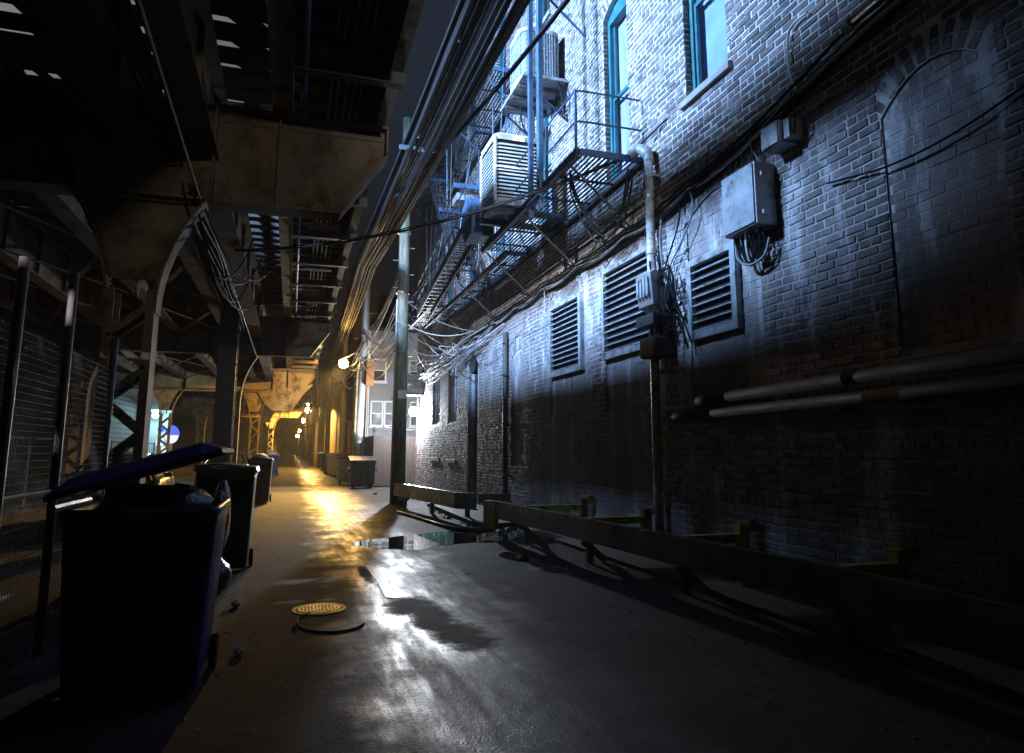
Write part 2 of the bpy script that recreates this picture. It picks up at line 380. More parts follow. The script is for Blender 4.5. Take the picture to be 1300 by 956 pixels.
# the standing puddle with its straight far edge, traced on the ground
pud = [(.98,11.8),(1.25,12.15),(1.5,12.45),(1.62,12.32),(2.1,12.62),(2.6,12.9),(3.1,13.15),(3.5,13.35),(3.9,13.3),(4.2,12.9),(4.15,12.3),(3.9,11.8),(3.55,11.5),(3.2,11.2),(2.9,11.3),(2.6,11.2),(2.25,11.05),(2.0,10.75),(1.75,10.75),(1.6,10.95),(1.35,11.05),(1.2,11.35),(1.05,11.5)]
sub = []
for i, (a, b) in enumerate(zip(pud, pud[1:] + pud[:1])):
    sub.append((*a, .004)); sub.append(((a[0]+b[0])/2 + rng.uniform(-.04,.04), (a[1]+b[1])/2 + rng.uniform(-.05,.05), .004))
MB().add(sub, [tuple(range(len(sub)))]).build('puddle', 'water', kind='structure')
blob('puddle', 3.15, 9.6, .22, .5, .004, 'water', 5, kind='structure')
blob('puddle', 3.3, 8.6, .14, .35, .004, 'water', 9, kind='structure')
# concrete strip in the pavement
MB().prism([(1.0,9.55),(1.09,9.5),(1.14,8.3),(1.12,7.35),(1.0,7.42),(1.02,8.4)], 'z', 0, .006).build('concrete_strip', 'concrete', kind='structure')
# manhole with its cover and the ring crack beside it, laid on as a thin tube
mh = thing('manhole_cover', 'round iron manhole cover glinting warm in the alley pavement', 'manhole cover', (.33,7.1,0))
m_ = MB(); m_.cyl((0,0,0), (0,0,.012), .2, 32); m_.build('cover', 'manhole', mh)
m_ = MB()
for k in range(32):
    a = 2*math.pi*k/32; b = 2*math.pi*(k+1)/32
    m_.add([(.215*math.cos(a),.215*math.sin(a),.009),(.215*math.cos(b),.215*math.sin(b),.009),(.25*math.cos(b),.25*math.sin(b),.009),(.25*math.cos(a),.25*math.sin(a),.009)], [(0,1,2,3)])
m_.build('rim', 'steel_dark', mh)
m_ = MB()
for i in range(-5,6):
    for j in range(-5,6):
        if math.hypot(i*.032,j*.032) < .17: m_.box(i*.032-.009,i*.032+.009,j*.032-.009,j*.032+.009,.0121,.017)
m_.build('tread_studs', 'manhole', mh, kind='stuff')
arc = [(.42 + .30*math.cos(t), 6.6 + .42*math.sin(t), .007) for t in [R(100 + 11*k) for k in range(22)]]
MB().tube(arc, .009, 5).build('ring_crack', 'rubber', label='thin black arc standing for a ring crack in the asphalt before the manhole cover', category='pavement crack')  # crack in the asphalt drawn as a thin dark tube
# black hose along the gutter
hp = [(2.55,17.2,.03),(2.8,15.2,.03),(2.95,13.9,.03),(3.2,13.0,.03),(3.5,13.1,.03),(3.9,13.9,.05),(4.25,14.6,.06)]
def smooth_path(p, n=6):
    out = []
    P = [Vector(q) for q in p]; P = [P[0]*2 - P[1]] + P + [P[-1]*2 - P[-2]]
    for i in range(1, len(P) - 2):
        for k in range(n):
            t = k / n; a, b, c, d = P[i-1], P[i], P[i+1], P[i+2]
            out.append(.5 * ((2*b) + (c-a)*t + (2*a-5*b+4*c-d)*t*t + (-a+3*b-3*c+d)*t**3))
    out.append(P[-2]); return out
MB().tube(smooth_path(hp), .028, 8).build('hose', 'rubber_gloss', smooth=True, label='black hose bent across the wet ground from the pole to the wall', category='hose')
# dirt strip along both sides and litter
def scatter(name, x0, x1, y0, y1, n, smin, smax, mat, seed, **tags):
    r = random.Random(seed); m_ = MB()
    for _ in range(n):
        x = r.uniform(x0, x1); y = r.uniform(y0, y1); s = r.uniform(smin, smax); a = r.uniform(0, 6.28); h = s * r.uniform(.15,.6)
        vs = []
        for k in range(4):
            t = a + k*1.57 + r.uniform(-.3,.3); vs.append((x + s*math.cos(t), y + s*math.sin(t), .002 + r.uniform(0,.3)*h))
        vs.append((x, y, h)); m_.add(vs, [(0,1,4),(1,2,4),(2,3,4),(3,0,4)])
    return m_.build(name, mat, **tags)
scatter('gravel', -1.3, -.35, 4.2, 20, 900, .006, .022, 'leaf_litter', 1, kind='stuff', label='leaf litter and grit between the bins and the alley', category='debris')
scatter('gravel', 3.1, 4.9, 2.5, 19, 1200, .006, .024, 'leaf_litter', 2, kind='stuff', label='grit and leaves in the gutter under the guard rail', category='debris')
scatter('gravel', -.5, 3.0, 4.0, 25, 200, .003, .010, 'leaf_litter', 3, kind='stuff', label='loose grit scattered over the wet alley', category='debris')
def crumple(name, loc, s, mat, seed, label, cat='litter'):
    r = random.Random(seed); m_ = MB(); m_.ball((0,0,0), s, 9, 6)
    m_.v = [(x*(1+r.uniform(-.3,.3)), y*(1+r.uniform(-.3,.3)), max(-s*.7, z*(.7+r.uniform(-.3,.2)))) for x, y, z in m_.v]
    return m_.build(name, mat, loc=(loc[0], loc[1], loc[2] + s*.6), label=label, category=cat)
crumple('paper_scrap', (-.44,7.45,0), .045, 'paper', 1, 'crumpled pale paper ball on the ground right of the black cart')
crumple('paper_scrap', (-.3,5.75,0), .04, 'paper', 2, 'torn white wrapper lying by the foot of the blue cart')
crumple('paper_scrap', (2.85,24.5,0), .07, 'paper', 3, 'scrap of white paper on lit ground before the dumpster')
crumple('stone', (.1,6.4,0), .022, 'concrete', 4, 'small stone on the asphalt left of the manhole cover', 'stone')

# ================================================================ FACADES
def facade(y0, y1, z0, z1, holes):
    """wall plane in (y,z) with rectangular holes; returns list of cells"""
    ys = sorted(set([y0, y1] + [h[0] for h in holes] + [h[1] for h in holes])); zs = sorted(set([z0, z1] + [h[2] for h in holes] + [h[3] for h in holes]))
    cells = []
    for a, b in zip(ys, ys[1:]):
        for c, d in zip(zs, zs[1:]):
            my, mz = (a+b)/2, (c+d)/2
            if not any(h[0] < my < h[1] and h[2] < mz < h[3] for h in holes): cells.append((a, b, c, d))
    return cells
XW = 5.0
bld = thing('brick_building', 'long tall brick building with teal windows and vents lit cold blue', 'building', (XW, 14, 0))
ORI = Matrix.Translation((-XW, -14, 0))
def inb(mb_, name, mat, parent=None, **k):
    o = mb_.build(name, mat, parent or bld, **k)
    if parent is None: o.matrix_basis = ORI @ o.matrix_basis
    return o
Y0, Y1, ZT = -2.0, 29.0, 16.0
# openings: y0,y1,z0,z1(spring),rise,type
OP = [
 (3.50,4.56,2.35,4.50,.28,'infill'), (6.35,7.83,2.2,4.56,.24,'infill'), (8.72,10.44,2.2,4.60,.20,'infill'), (11.2,13.05,2.2,4.60,.20,'infill'),
 (.6,1.9,2.3,4.5,.28,'infill'), (-1.6,-.4,2.3,4.5,.28,'infill'),
 (14.75,15.7,1.15,3.7,.16,'infill'), (18.87,20.0,.05,4.0,.22,'door'), (21.5,22.75,2.42,4.35,.16,'lowwin'), (24.1,25.5,2.45,4.3,.16,'lowwin'),
 (6.73,7.70,6.30,9.10,.18,'win'), (9.36,10.28,6.05,9.15,.18,'win'),
 (12.9,13.85,6.35,9.15,.18,'win'), (16.2,17.15,6.35,9.15,.18,'win'), (19.4,20.35,6.35,9.15,.18,'win'), (22.6,23.55,6.35,9.15,.18,'win'), (25.9,26.8,6.35,9.15,.18,'win'),
 (6.73,7.70,11.1,13.9,.18,'dwin'), (9.36,10.28,11.1,13.9,.18,'dwin'), (12.9,13.85,11.1,13.9,.18,'dwin'), (16.2,17.15,10.9,13.8,.18,'dwin'), (19.4,20.35,11.1,13.9,.18,'dwin'), (22.6,23.55,11.1,13.9,.18,'dwin'),
]
VENTS = [(11.38,12.98,2.95,4.41), (8.72,10.44,3.0,4.55), (6.74,7.76,2.92,3.99)]
def arc_z(o, y):
    y0, y1, z1, rise = o[0], o[1], o[3], o[4]
    t = (y - (y0+y1)/2) / ((y1-y0)/2)
    return z1 + rise * max(0, 1 - t*t)
holes = [(o[0], o[1], o[2], o[3] + o[4]) for o in OP]
mb = MB(); mbi = MB()
for (a, b, c, d) in facade(Y0, Y1, 0, ZT, holes):
    mb.add([(XW,a,c),(XW,b,c),(XW,b,d),(XW,a,d)], [(3,2,1,0)])
for o in OP:                                          # spandrels over the arches, reveals
    y0, y1, z0, z1, rise, ty = o; n = 10; D = .022 if ty == 'infill' else .24
    ys = [y0 + (y1-y0)*k/n for k in range(n+1)]; mm = mbi if ty == 'infill' else mb
    for a, b in zip(ys, ys[1:]):
        za, zb = arc_z(o, a), arc_z(o, b)
        mb.add([(XW,a,za),(XW,b,zb),(XW,b,z1+rise),(XW,a,z1+rise)], [(3,2,1,0)])
        mm.add([(XW,a,za),(XW,b,zb),(XW+D,b,zb),(XW+D,a,za)], [(0,1,2,3)])
    mm.add([(XW,y0,z0),(XW+D,y0,z0),(XW+D,y0,z1),(XW,y0,z1)], [(0,1,2,3)])
    mm.add([(XW,y1,z0),(XW+D,y1,z0),(XW+D,y1,z1),(XW,y1,z1)], [(3,2,1,0)])
    mm.add([(XW,y0,z0),(XW,y1,z0),(XW+D,y1,z0),(XW+D,y0,z0)], [(0,1,2,3)])
    if ty == 'infill': mb.add([(XW+D,y0,z0),(XW+D,y1,z0),(XW+D,y1,z1+rise),(XW+D,y0,z1+rise)], [(3,2,1,0)])
inb(mb, 'mortar_wall', 'mortar'); re_ = inb(mbi, 'recess_edges', 'brick_painted', kind='stuff'); at_ = re_.data.attributes.new('rnd', 'FLOAT', 'FACE'); at_.data.foreach_set('value', [.8] * len(re_.data.polygons))
mb = MB()                                             # the rest of the block
mb.add([(XW,Y1,0),(16,Y1,0),(16,Y1,ZT),(XW,Y1,ZT),(16,Y0,0),(16,Y0,ZT),(XW,Y0,0),(XW,Y0,ZT)], [(0,1,2,3),(1,4,5,2),(4,6,7,5),(3,2,5,7)])
for z in (.0, 5.3, 10.0):
    mb.add([(XW+.6,Y0,z),(XW+.6,Y1,z),(XW+.6,Y1,z+5),(XW+.6,Y0,z+5)], [(3,2,1,0)])
inb(mb, 'side_walls', 'dark_wall')
inb(MB().box(XW-.14,XW+.3,Y0,Y1,ZT,ZT+.18), 'parapet', 'stone_sill')

# bricks
PZ, PL, BH, BL, PR = .088, .262, .067, .240, .010
F_, CX, CY = 868., 650., 433.
cp, sp_, cyw, syw = math.cos(R(9.1)), math.sin(R(9.1)), math.cos(R(17.7)), math.sin(R(17.7))
def project(x, y, z):
    z -= 1.5; u = x*cyw - y*syw; f = x*syw + y*cyw; v = -f*sp_ + z*cp; d = f*cp + z*sp_
    return (CX + F_*u/d, CY - F_*v/d, d) if d > .1 else (-9e3, -9e3, d)
def brick_geo(yc, zc, ly, lz, pr, r, c=.006):
    # box proud of x=0 by pr, chamfered front, slightly uneven
    q = pr + r.uniform(-.006, .005) - (.008 if r.random() < .05 else 0); q = max(q, .004); j = lambda: r.uniform(-.005, .005)
    back = [(0,yc-ly/2,zc-lz/2),(0,yc+ly/2,zc-lz/2),(0,yc+ly/2,zc+lz/2),(0,yc-ly/2,zc+lz/2)]
    mid = [(-(q-.003),a+j(),b+j()) for _, a, b in back]
    fr = [(-q, yc + (a-yc)*(1-2*c/ly) , zc + (b-zc)*(1-2*c/lz)) for _, a, b in mid]
    return back + mid + fr
BF = []
for k in range(2):
    for i in range(4):
        i2 = (i+1) % 4; BF.append((k*4+i2, k*4+i, k*4+4+i, k*4+4+i2))
BF.append((11,10,9,8))
def arch_of(o): return o[5] in ('infill','win','dwin','lowwin','door')
SKIP = [(3.0,3.4,0,0)]
def blocked(y, z, hy, hz):
    for o in OP:
        if y + hy > o[0] - .004 and y - hy < o[1] + .004 and z + hz > o[2]:
            if z < arc_z(o, min(max(y, o[0]+.001), o[1]-.001)) + .30 + hz*.3 and o[3] - .05 < z + hz: return True
            if z - hz < o[3]: return True
        elif z > o[3]-.02 and z < o[3] + .24 and y + hy > o[0] - .10 and y - hy < o[1] + .10 and z > o[3]: return True
    return False
bricks = []
br = random.Random(11)
nc = int(ZT / PZ)
def course_blocks(z):
    bl = []
    for o in OP:
        y0, y1, z0, z1, rise, ty = o
        if z + BH/2 < z0 or z - BH/2 > z1 + rise + .27: continue
        if z - BH/2 < z1 - .02: bl.append((y0, y1)); continue
        ring = .275
        lo = hi = None; y = y0 - .06
        while y <= y1 + .06:
            t = (y - (y0+y1)/2) / ((y1-y0)/2)
            if z - BH/2 < z1 + rise * (1 - t*t) + ring and abs(t) < 1.06:
                lo = y if lo is None else lo; hi = y
            y += .01
        if lo is not None: bl.append((lo, hi))
    return sorted(bl)
for c in range(nc):
    z = PZ * (c + .5) + .01
    hdr = (c % 7 == 3)
    P_ = PL/2 if hdr else PL
    segs = []; cur = Y0
    for a_, b_ in course_blocks(z):
        if a_ > cur: segs.append((cur, a_))
        cur = max(cur, b_)
    segs.append((cur, Y1))
    off = (P_*.5 if c % 2 else 0) + br.uniform(-.02, .02)
    for a_, b_ in segs:
        k0 = math.floor((a_ - Y0 - off) / P_)
        y = Y0 + off + k0*P_
        while y < b_:
            l = max(y, a_ + .003) + (.019/2 if y > a_ else 0); h_ = min(y + P_, b_ - .003) - (.019/2 if y + P_ < b_ else 0)
            if h_ - l > .045: bricks.append(((l+h_)/2 + br.uniform(-.003,.003), z + br.uniform(-.0035,.0035), (h_-l) * br.uniform(.94,1.0), BH * br.uniform(.94,1.03)))
            y += P_
def brick_score(b, zc):
    u, v, d = project(XW, b, zc)
    if not (-5 < u < 1305 and -5 < v < 960): return 0
    return (XW / math.hypot(XW, b)) / (d*d)
bricks.sort(key=lambda q: -brick_score(q[0], q[1]) * q[2])
variants = []
for k in range(14):
    r = random.Random(100 + k); me = MB().add(brick_geo(0, 0, BL, BH, PR, r), BF).mesh('brick'); me.materials.append(MT['brick_piece']); variants.append(me)
bricks = [q for q in bricks if q[2] > .2] + [q for q in bricks if q[2] <= .2]
big = bricks[:300]
for i, (y, z, ly, lz) in enumerate(big):
    Mx = Matrix.Translation((XW - XW, y - 14, z)) @ Matrix.Diagonal((1, ly/BL, lz/BH, 1))
    inst(variants[i % 14], 'brick', bld, Mx)
def field(name, lst, pr, mat):
    V, Fc, rn = [], [], []
    r = random.Random(5)
    for (y, z, ly, lz) in lst:
        n = len(V); V += [(XW + a, b, cc) for a, b, cc in brick_geo(y, z, ly, lz, pr, r)]
        Fc += [tuple(i + n for i in f) for f in BF]; rn += [r.random()] * 9
    m_ = MB(); m_.v = V; m_.f = Fc
    o = inb(m_, name, mat, kind='stuff')
    at = o.data.attributes.new('rnd', 'FLOAT', 'FACE'); at.data.foreach_set('value', rn)
    return o
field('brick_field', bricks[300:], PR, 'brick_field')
# soldier arches over the openings
V, Fc, rn = [], [], []
r = random.Random(8)
for o in OP:
    y0, y1, z0, z1, rise, ty = o
    if ty in ('door',): hgt = .2
    hgt = .26
    n = int((y1 - y0) / .098)
    for ring in (0, 1) if ty == 'infill' else (0,):
        hh = .125 if ty == 'infill' else .25
        for k in range(n):
            a = y0 + (y1-y0)*(k+.5)/n; za = arc_z(o, a); e = .01
            sl = (arc_z(o, a+e) - arc_z(o, a-e)) / (2*e)
            nrm = Vector((0, -sl, 1)).normalized(); tg = Vector((0, 1, sl)).normalized()
            base = Vector((XW, a, za)) + nrm * (.012 + ring * .135)
            nn = len(V); geo = brick_geo(0, hh/2, .078, hh*.94, PR, r)
            for gx, gy, gz in geo: V.append(tuple(base + tg*gy + nrm*gz + Vector((gx,0,0))))
            Fc += [tuple(i + nn for i in f) for f in BF]; rn += [r.random()] * 9
m_ = MB(); m_.v = V; m_.f = Fc
oa = inb(m_, 'arch_bricks', 'brick_field', kind='stuff')
at = oa.data.attributes.new('rnd', 'FLOAT', 'FACE'); at.data.foreach_set('value', rn)
# infill bricks, thin joints, worn paint, set back
V, Fc, rn = [], [], []
for o in OP:
    if o[5] != 'infill': continue
    y0, y1, z0, z1, rise, ty = o; c = 0; z = z0 + .05
    while z < z1 + rise:
        y = y0 + (.13 if c % 2 else .005)
        first = True
        while y < y1 - .05:
            ly = min(BL + .004, y1 - y - .004)
            if first and c % 2: yy = y0 + .005; l2 = .12; first = False; segs = [(yy, l2), (y, ly)]
            else: segs = [(y, ly)]
            for yy, l2 in segs:
                if z + .035 < arc_z(o, yy + l2/2) and z + .035 < min(arc_z(o, yy), arc_z(o, yy+l2)) + .02:
                    nn = len(V); V += [(XW + .022 + a, b, cc) for a, b, cc in brick_geo(yy + l2/2, z, l2 - .002, .081, .005, r)]
                    Fc += [tuple(i + nn for i in f) for f in BF]; rn += [r.random()] * 9
            y += ly + .011
        z += PZ; c += 1
m_ = MB(); m_.v = V; m_.f = Fc
oa = inb(m_, 'infill_bricks', 'brick_painted', kind='stuff')
at = oa.data.attributes.new('rnd', 'FLOAT', 'FACE'); at.data.foreach_set('value', rn)

# brick jambs inside the window reveals
V, Fc, rn = [], [], []
for o in OP:
    if o[5] == 'infill': continue
    y0, y1, z0, z1, rise, ty = o; c = int(z0/PZ) + 1
    while PZ*(c+.5) < z1:
        z = PZ*(c+.5) + .01
        for ys_, sg in ((y0, 1), (y1, -1)):
            nn = len(V); ln = .09 if c % 2 else .093
            for gx, gy, gz in brick_geo(0, 0, .088, BH, .009, r): V.append((XW + .052 + gy, ys_ - sg*gx, z + gz))
            Fc += [tuple(i + nn for i in (f if sg < 0 else f[::-1])) for f in BF]; rn += [r.random()] * 9
        c += 1
m_ = MB(); m_.v = V; m_.f = Fc
oa = inb(m_, 'jamb_bricks', 'brick_field', kind='stuff')
at = oa.data.attributes.new('rnd', 'FLOAT', 'FACE'); at.data.foreach_set('value', rn)

# windows
def window(o, frame_mat, shade, blind=.55, sill=True):
    y0, y1, z0, z1, rise, ty = o; x = XW + .10
    m_ = MB(); fw = .085
    m_.box(x, x+.12, y0, y0+fw, z0, z1); m_.box(x, x+.12, y1-fw, y1, z0, z1)
    m_.box(x+.002, x+.118, y0+fw, y1-fw, z0, z0+fw)
    n = 8                                             # arched head board
    pl = [(y0, z1)] + [(y0 + (y1-y0)*k/n, arc_z(o, y0 + (y1-y0)*k/n)) for k in range(1, n)] + [(y1, z1)]
    m_.prism(pl + [(y1, z1-.1), (y0, z1-.1)], 'x', x-.002, x+.12)
    fr = inb(m_, 'window', frame_mat)
    zm = z0 + (z1-z0)*.5
    s1 = MB(); s1.box(x+.03, x+.08, y0+fw, y0+fw+.05, z0+fw, zm+.03); s1.box(x+.03, x+.08, y1-fw-.05, y1-fw, z0+fw, zm+.03); s1.box(x+.032, x+.078, y0+fw+.05, y1-fw-.05, zm-.03, zm+.03); s1.box(x+.032, x+.078, y0+fw+.05, y1-fw-.05, z0+fw, z0+fw+.06)
    s1.build('sash', frame_mat, fr)
    s1 = MB(); s1.box(x+.075, x+.115, y0+fw, y0+fw+.05, zm-.03, z1-.1); s1.box(x+.075, x+.115, y1-fw-.05, y1-fw, zm-.03, z1-.1)
    s1.build('sash', frame_mat, fr)
    MB().add([(x+.06,y0+fw,z0+fw),(x+.06,y1-fw,z0+fw),(x+.06,y1-fw,z1-.1),(x+.06,y0+fw,z1-.1)], [(3,2,1,0)]).build('pane', 'glass', fr)
    zb = z0 + (z1-z0)*(1-blind)
    MB().add([(x+.15,y0+fw,zb),(x+.15,y1-fw,zb),(x+.15,y1-fw,z1),(x+.15,y0+fw,z1)], [(3,2,1,0)]).build('blind', shade, fr)
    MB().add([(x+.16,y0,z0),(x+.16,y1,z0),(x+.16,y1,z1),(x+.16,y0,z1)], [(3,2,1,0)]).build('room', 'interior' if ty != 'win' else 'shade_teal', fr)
    if sill: MB().box(XW-.07, XW+.1, y0-.09, y1+.09, z0-.11, z0-.005).build('sill', 'stone_sill', fr, bevel=.012)
for i, o in enumerate(OP):
    if o[5] == 'win': window(o, 'teal_frame', 'shade_white', [1, .62, .8, .5, 1, .7, .9][i % 7], sill=not (9 < o[0] < 10))
    elif o[5] == 'dwin': window(o, 'teal_frame', 'shade_teal', .3)
    elif o[5] == 'lowwin':
        y0, y1, z0, z1, rise, ty = o; x = XW+.1
        m_ = MB(); m_.box(x, x+.08, y0, y0+.06, z0, z1+rise); m_.box(x, x+.08, y1-.06, y1, z0, z1+rise); m_.box(x+.002,x+.078,y0+.06,y1-.06,z0,z0+.06); m_.box(x+.002,x+.078,y0+.06,y1-.06,z1-.06,z1)
        for q in (.33, .66): m_.box(x+.02,x+.05,y0+(y1-y0)*q-.02,y0+(y1-y0)*q+.02,z0+.06,z1-.06)
        for q in (.2, .4, .6, .8): m_.box(x+.022,x+.048,y0+.06,y1-.06,z0+(z1-z0)*q-.015,z0+(z1-z0)*q+.015)
        fr = inb(m_, 'window', 'white_frame')
        MB().add([(x+.06,y0,z0),(x+.06,y1,z0),(x+.06,y1,z1),(x+.06,y0,z1)], [(3,2,1,0)]).build('pane', 'shade_white', fr)
        MB().box(XW-.06, XW+.1, y0-.08, y1+.08, z0-1.32, z0-1.2).build('sill', 'stone_sill', fr, bevel=.01)
    elif o[5] == 'door':
        y0, y1, z0, z1, rise, ty = o; x = XW+.2
        dr = inb(MB().box(x, x+.06, y0, y1, z0, z1+rise), 'door', 'door_paint')
        for (a, b) in ((.3, 1.3), (1.6, 3.2)): MB().box(x-.012, x-.001, y0+.15, y1-.15, a, b).build('door_panel', 'door_paint', dr, bevel=.006)
        MB().ball((x-.05, y0+.12, 1.2), .035, 10, 8).build('handle', 'galvanised', dr)
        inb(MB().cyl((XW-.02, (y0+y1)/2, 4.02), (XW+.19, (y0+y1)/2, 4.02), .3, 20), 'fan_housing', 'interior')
# louvred vents
for (y0, y1, z0, z1) in VENTS:
    f = .085; x = XW - .072
    m_ = MB(); m_.box(x, x+.16, y0-f*.2, y0+f, z0, z1); m_.box(x, x+.16, y1-f, y1+f*.2, z0, z1); m_.box(x+.002, x+.158, y0+f, y1-f, z0, z0+f*1.2); m_.box(x+.002, x+.158, y0+f, y1-f, z1-f, z1)
    fr = inb(m_, 'vent', 'grey_paint', bevel=.006)
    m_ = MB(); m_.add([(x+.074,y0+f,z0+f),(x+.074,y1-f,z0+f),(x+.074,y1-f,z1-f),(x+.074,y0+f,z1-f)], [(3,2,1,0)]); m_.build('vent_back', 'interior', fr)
    n = max(8, int((z1-z0-.2)/.104))
    sl = MB(); a = y1-y0-2*f
    sl.add([(0,0,0),(0,a,0),(.055,a,.010),(.055,0,.010),(0,0,.016),(0,a,.016),(.055,a,.022),(.055,0,.022)], [(3,2,1,0),(4,5,6,7),(0,1,5,4),(2,3,7,6)])
    me = sl.mesh('slat'); me.materials.append(MT['slat_paint'])
    for k in range(n):
        o_ = bpy.data.objects.new('slat', me); col.objects.link(o_); o_.parent = fr
        o_.location = (x + .012, y0+f, z0 + f*1.2 + .01 + (z1-z0-2.2*f)*k/n)
def part(mb_, name, mat, t, **k):
    """first-level part given in world coordinates"""
    o = mb_.build(name, mat, t, **k); o.location = -t.location; return o

# ================================================================ ELEVATED RAILWAY
el = thing('elevated_railway', 'rusty steel elevated railway structure over the left side of the alley', 'railway structure', (-1.7, 8.6, 0))
BENTS = [(-5.3), 8.6, 22.5, 37, 51, 65, 79, 93, 107, 121]
def rivets(pts, nrm, r=.014):
    m_ = MB(); n = Vector(nrm)
    t = n.orthogonal().normalized(); b = n.cross(t)
    for p in pts:
        p = Vector(p); vs = [p + t*r*math.cos(k*math.pi/3) + b*r*math.sin(k*math.pi/3) for k in range(6)] + [p + n*r*.7 + (t*math.cos(k*math.pi/3) + b*math.sin(k*math.pi/3))*r*.6 for k in range(6)]
        m_.add(vs, [(k, (k+1)%6, 6+(k+1)%6, 6+k) for k in range(6)] + [tuple(range(6,12))])
    return m_
def bent(Y, detail):
    zb, zt = 4.45, 5.62
    m_ = MB(); t = .05
    poly = [(-8.2, zb), (.42, zb), (1.0, 5.28), (1.0, zt), (-8.2, zt)]
    m_.prism(poly, 'y', Y - .02, Y + .02)
    def flange(a, b, wd=.17, th=.03):
        m_.bar((a[0], Y, a[1]), (b[0], Y, b[1]), wd*2, th, up=(0,0,1) if abs(a[1]-b[1]) < .01 else (1,0,0)) if False else None
        d = Vector((b[0]-a[0], 0, b[1]-a[1])); d.normalize(); n = Vector((-d.z, 0, d.x)) * th/2
        A = Vector((a[0], Y, a[1])); B = Vector((b[0], Y, b[1])); w_ = Vector((0, wd, 0))
        m_.add([A-w_-n, A+w_-n, B+w_-n, B-w_-n, A-w_+n, A+w_+n, B+w_+n, B-w_+n], [(0,1,2,3),(7,6,5,4),(0,4,5,1),(1,5,6,2),(2,6,7,3),(3,7,4,0)])
    flange((-8.2, zb-.016), (.43, zb-.016)); flange((.43, zb-.016), (1.01, 5.27)); flange((-8.2, zt+.016), (1.01, zt+.016))
    m_.box(.985, 1.015, Y-.16, Y+.16, 5.30, zt-.002)
    g = part(m_, 'cross_girder', 'steel_brown' if Y < 30 else 'steel_amber_lit', el)
    for x in (-6.6, -5.1, -3.4, -2.45, -1.05, -.32):
        for s_ in (-1, 1):
            m2 = MB(); m2.box(x-.012, x+.012, Y+s_*.022, Y+s_*.15, zb+.001, zt-.001); m2.box(x-.07, x+.012, Y+s_*.0225, Y+s_*.032, zb+.002, zt-.002)
            m2.build('stiffener', 'steel_brown', g)
    m3 = MB()
    for s_ in (-1, 1): m3.box(-8.1, .43, Y+s_*.0215, Y+s_*.034, zb+.001, zb+.13); m3.box(-8.1, .98, Y+s_*.0215, Y+s_*.034, zt-.13, zt-.001)
    m3.build('flange_angle', 'steel_brown', g)
    if detail:
        pts = [(-8 + .13*k, Y-.035, zb+.07) for k in range(64)] + [(-8 + .13*k, Y-.035, zt-.06) for k in range(69)]
        for x in (-2.45, -1.05, -.32): pts += [(x-.035, Y-.033, zb + .12*q + .15) for q in range(8)]
        rivets(pts, (0,-1,0), .02).build('rivets', 'steel_brown', g, kind='stuff')
    for cx in (-1.8, -5.9):
        cm = 'steel_brown' if Y < 30 else 'steel_amber_lit'
        # gusset: flared web with curved flanged edges
        W2, w2, zt2, zb2 = .68, .24, zb - .035, 3.05
        def half(z):
            s_ = (z - zb2) / (zt2 - zb2); return w2 + (W2 - w2) * (s_ ** 2.1)
        N = 14; zs = [zb2 + (zt2-zb2)*k/N for k in range(N+1)]
        wz = 3.42
        pr_ = [(cx + half(z), z) for z in zs if z >= wz] ; pl_ = [(cx - half(z), z) for z in zs if z >= wz][::-1]
        m_ = MB(); m_.prism(pr_ + pl_, 'y', Y-.02, Y+.02)
        gu = part(m_, 'gusset', cm, el)
        for s_ in (-1, 1):
            rows = []
            for z in zs:
                x = cx + s_*half(z); rows.append([(x, Y-.15, z), (x, Y+.15, z), (x + s_*.025, Y+.15, z), (x + s_*.025, Y-.15, z)])
            m2 = MB(); m2.strip(rows, True); m2.build('curved_flange', cm, gu)
            if detail:
                rv = []
                for k in range(1, 2*N):
                    z = zb2 + (zt2-zb2)*k/(2*N); rv.append((cx + s_*(half(z)-.03), Y-.045, z))
                    rv.append((cx + s_*(half(z)), Y-.152, z))
                rivets(rv, (0,-1,0), .018).build('rivets', cm, gu, kind='stuff')
        m_ = MB()
        for s_ in (-1, 1):
            x = cx + s_*w2
            m_.box(x-.012, x+.012, Y-.15, Y+.15, .02, zb2 - .001 if False else 3.049)
            for q in (-1, 1): m_.box(min(x, x-s_*.08), max(x, x-s_*.08), Y+q*.151-.008, Y+q*.151+.008, .02, 3.3)
        co = part(m_, 'column', cm, el)
        MB().box(cx-.36, cx+.36, Y-.28, Y+.28, 0.0, .06).build('base_plate', cm, co)
        k = 0; z = .25
        while z < 3.1:
            for q in (-1, 1):
                s_ = 1 if (k % 2) else -1
                MB().bar((cx - s_*(w2-.03), Y+q*.165, z), (cx + s_*(w2-.03), Y+q*.165, z+.36), .07, .012, up=(0,1,0)).build('lacing_bar', cm, co)
            z += .36; k += 1
for i, Y in enumerate(BENTS[:6]): bent(Y, i in (1,))
far = MB()
for Y in BENTS[6:]:
    far.box(-8, 1.0, Y-.1, Y+.1, 4.45, 5.6)
    for cx in (-1.8, -5.9):
        far.prism([(cx-.24,0),(cx+.24,0),(cx+.24,3.2),(cx+.6,4.45),(cx-.6,4.45),(cx-.24,3.2)], 'y', Y-.12, Y+.12)
part(far, 'far_bents', 'steel_amber_lit', el, kind='stuff')
m_ = MB(); m_.prism([(-1.75,4.44),(.95,4.9),(.42,4.3),(-.05,3.5),(-1.0,3.5),(-1.45,3.9)], 'y', 36.88, 36.93); part(m_, 'deep_bracket', 'steel_amber_lit', el)
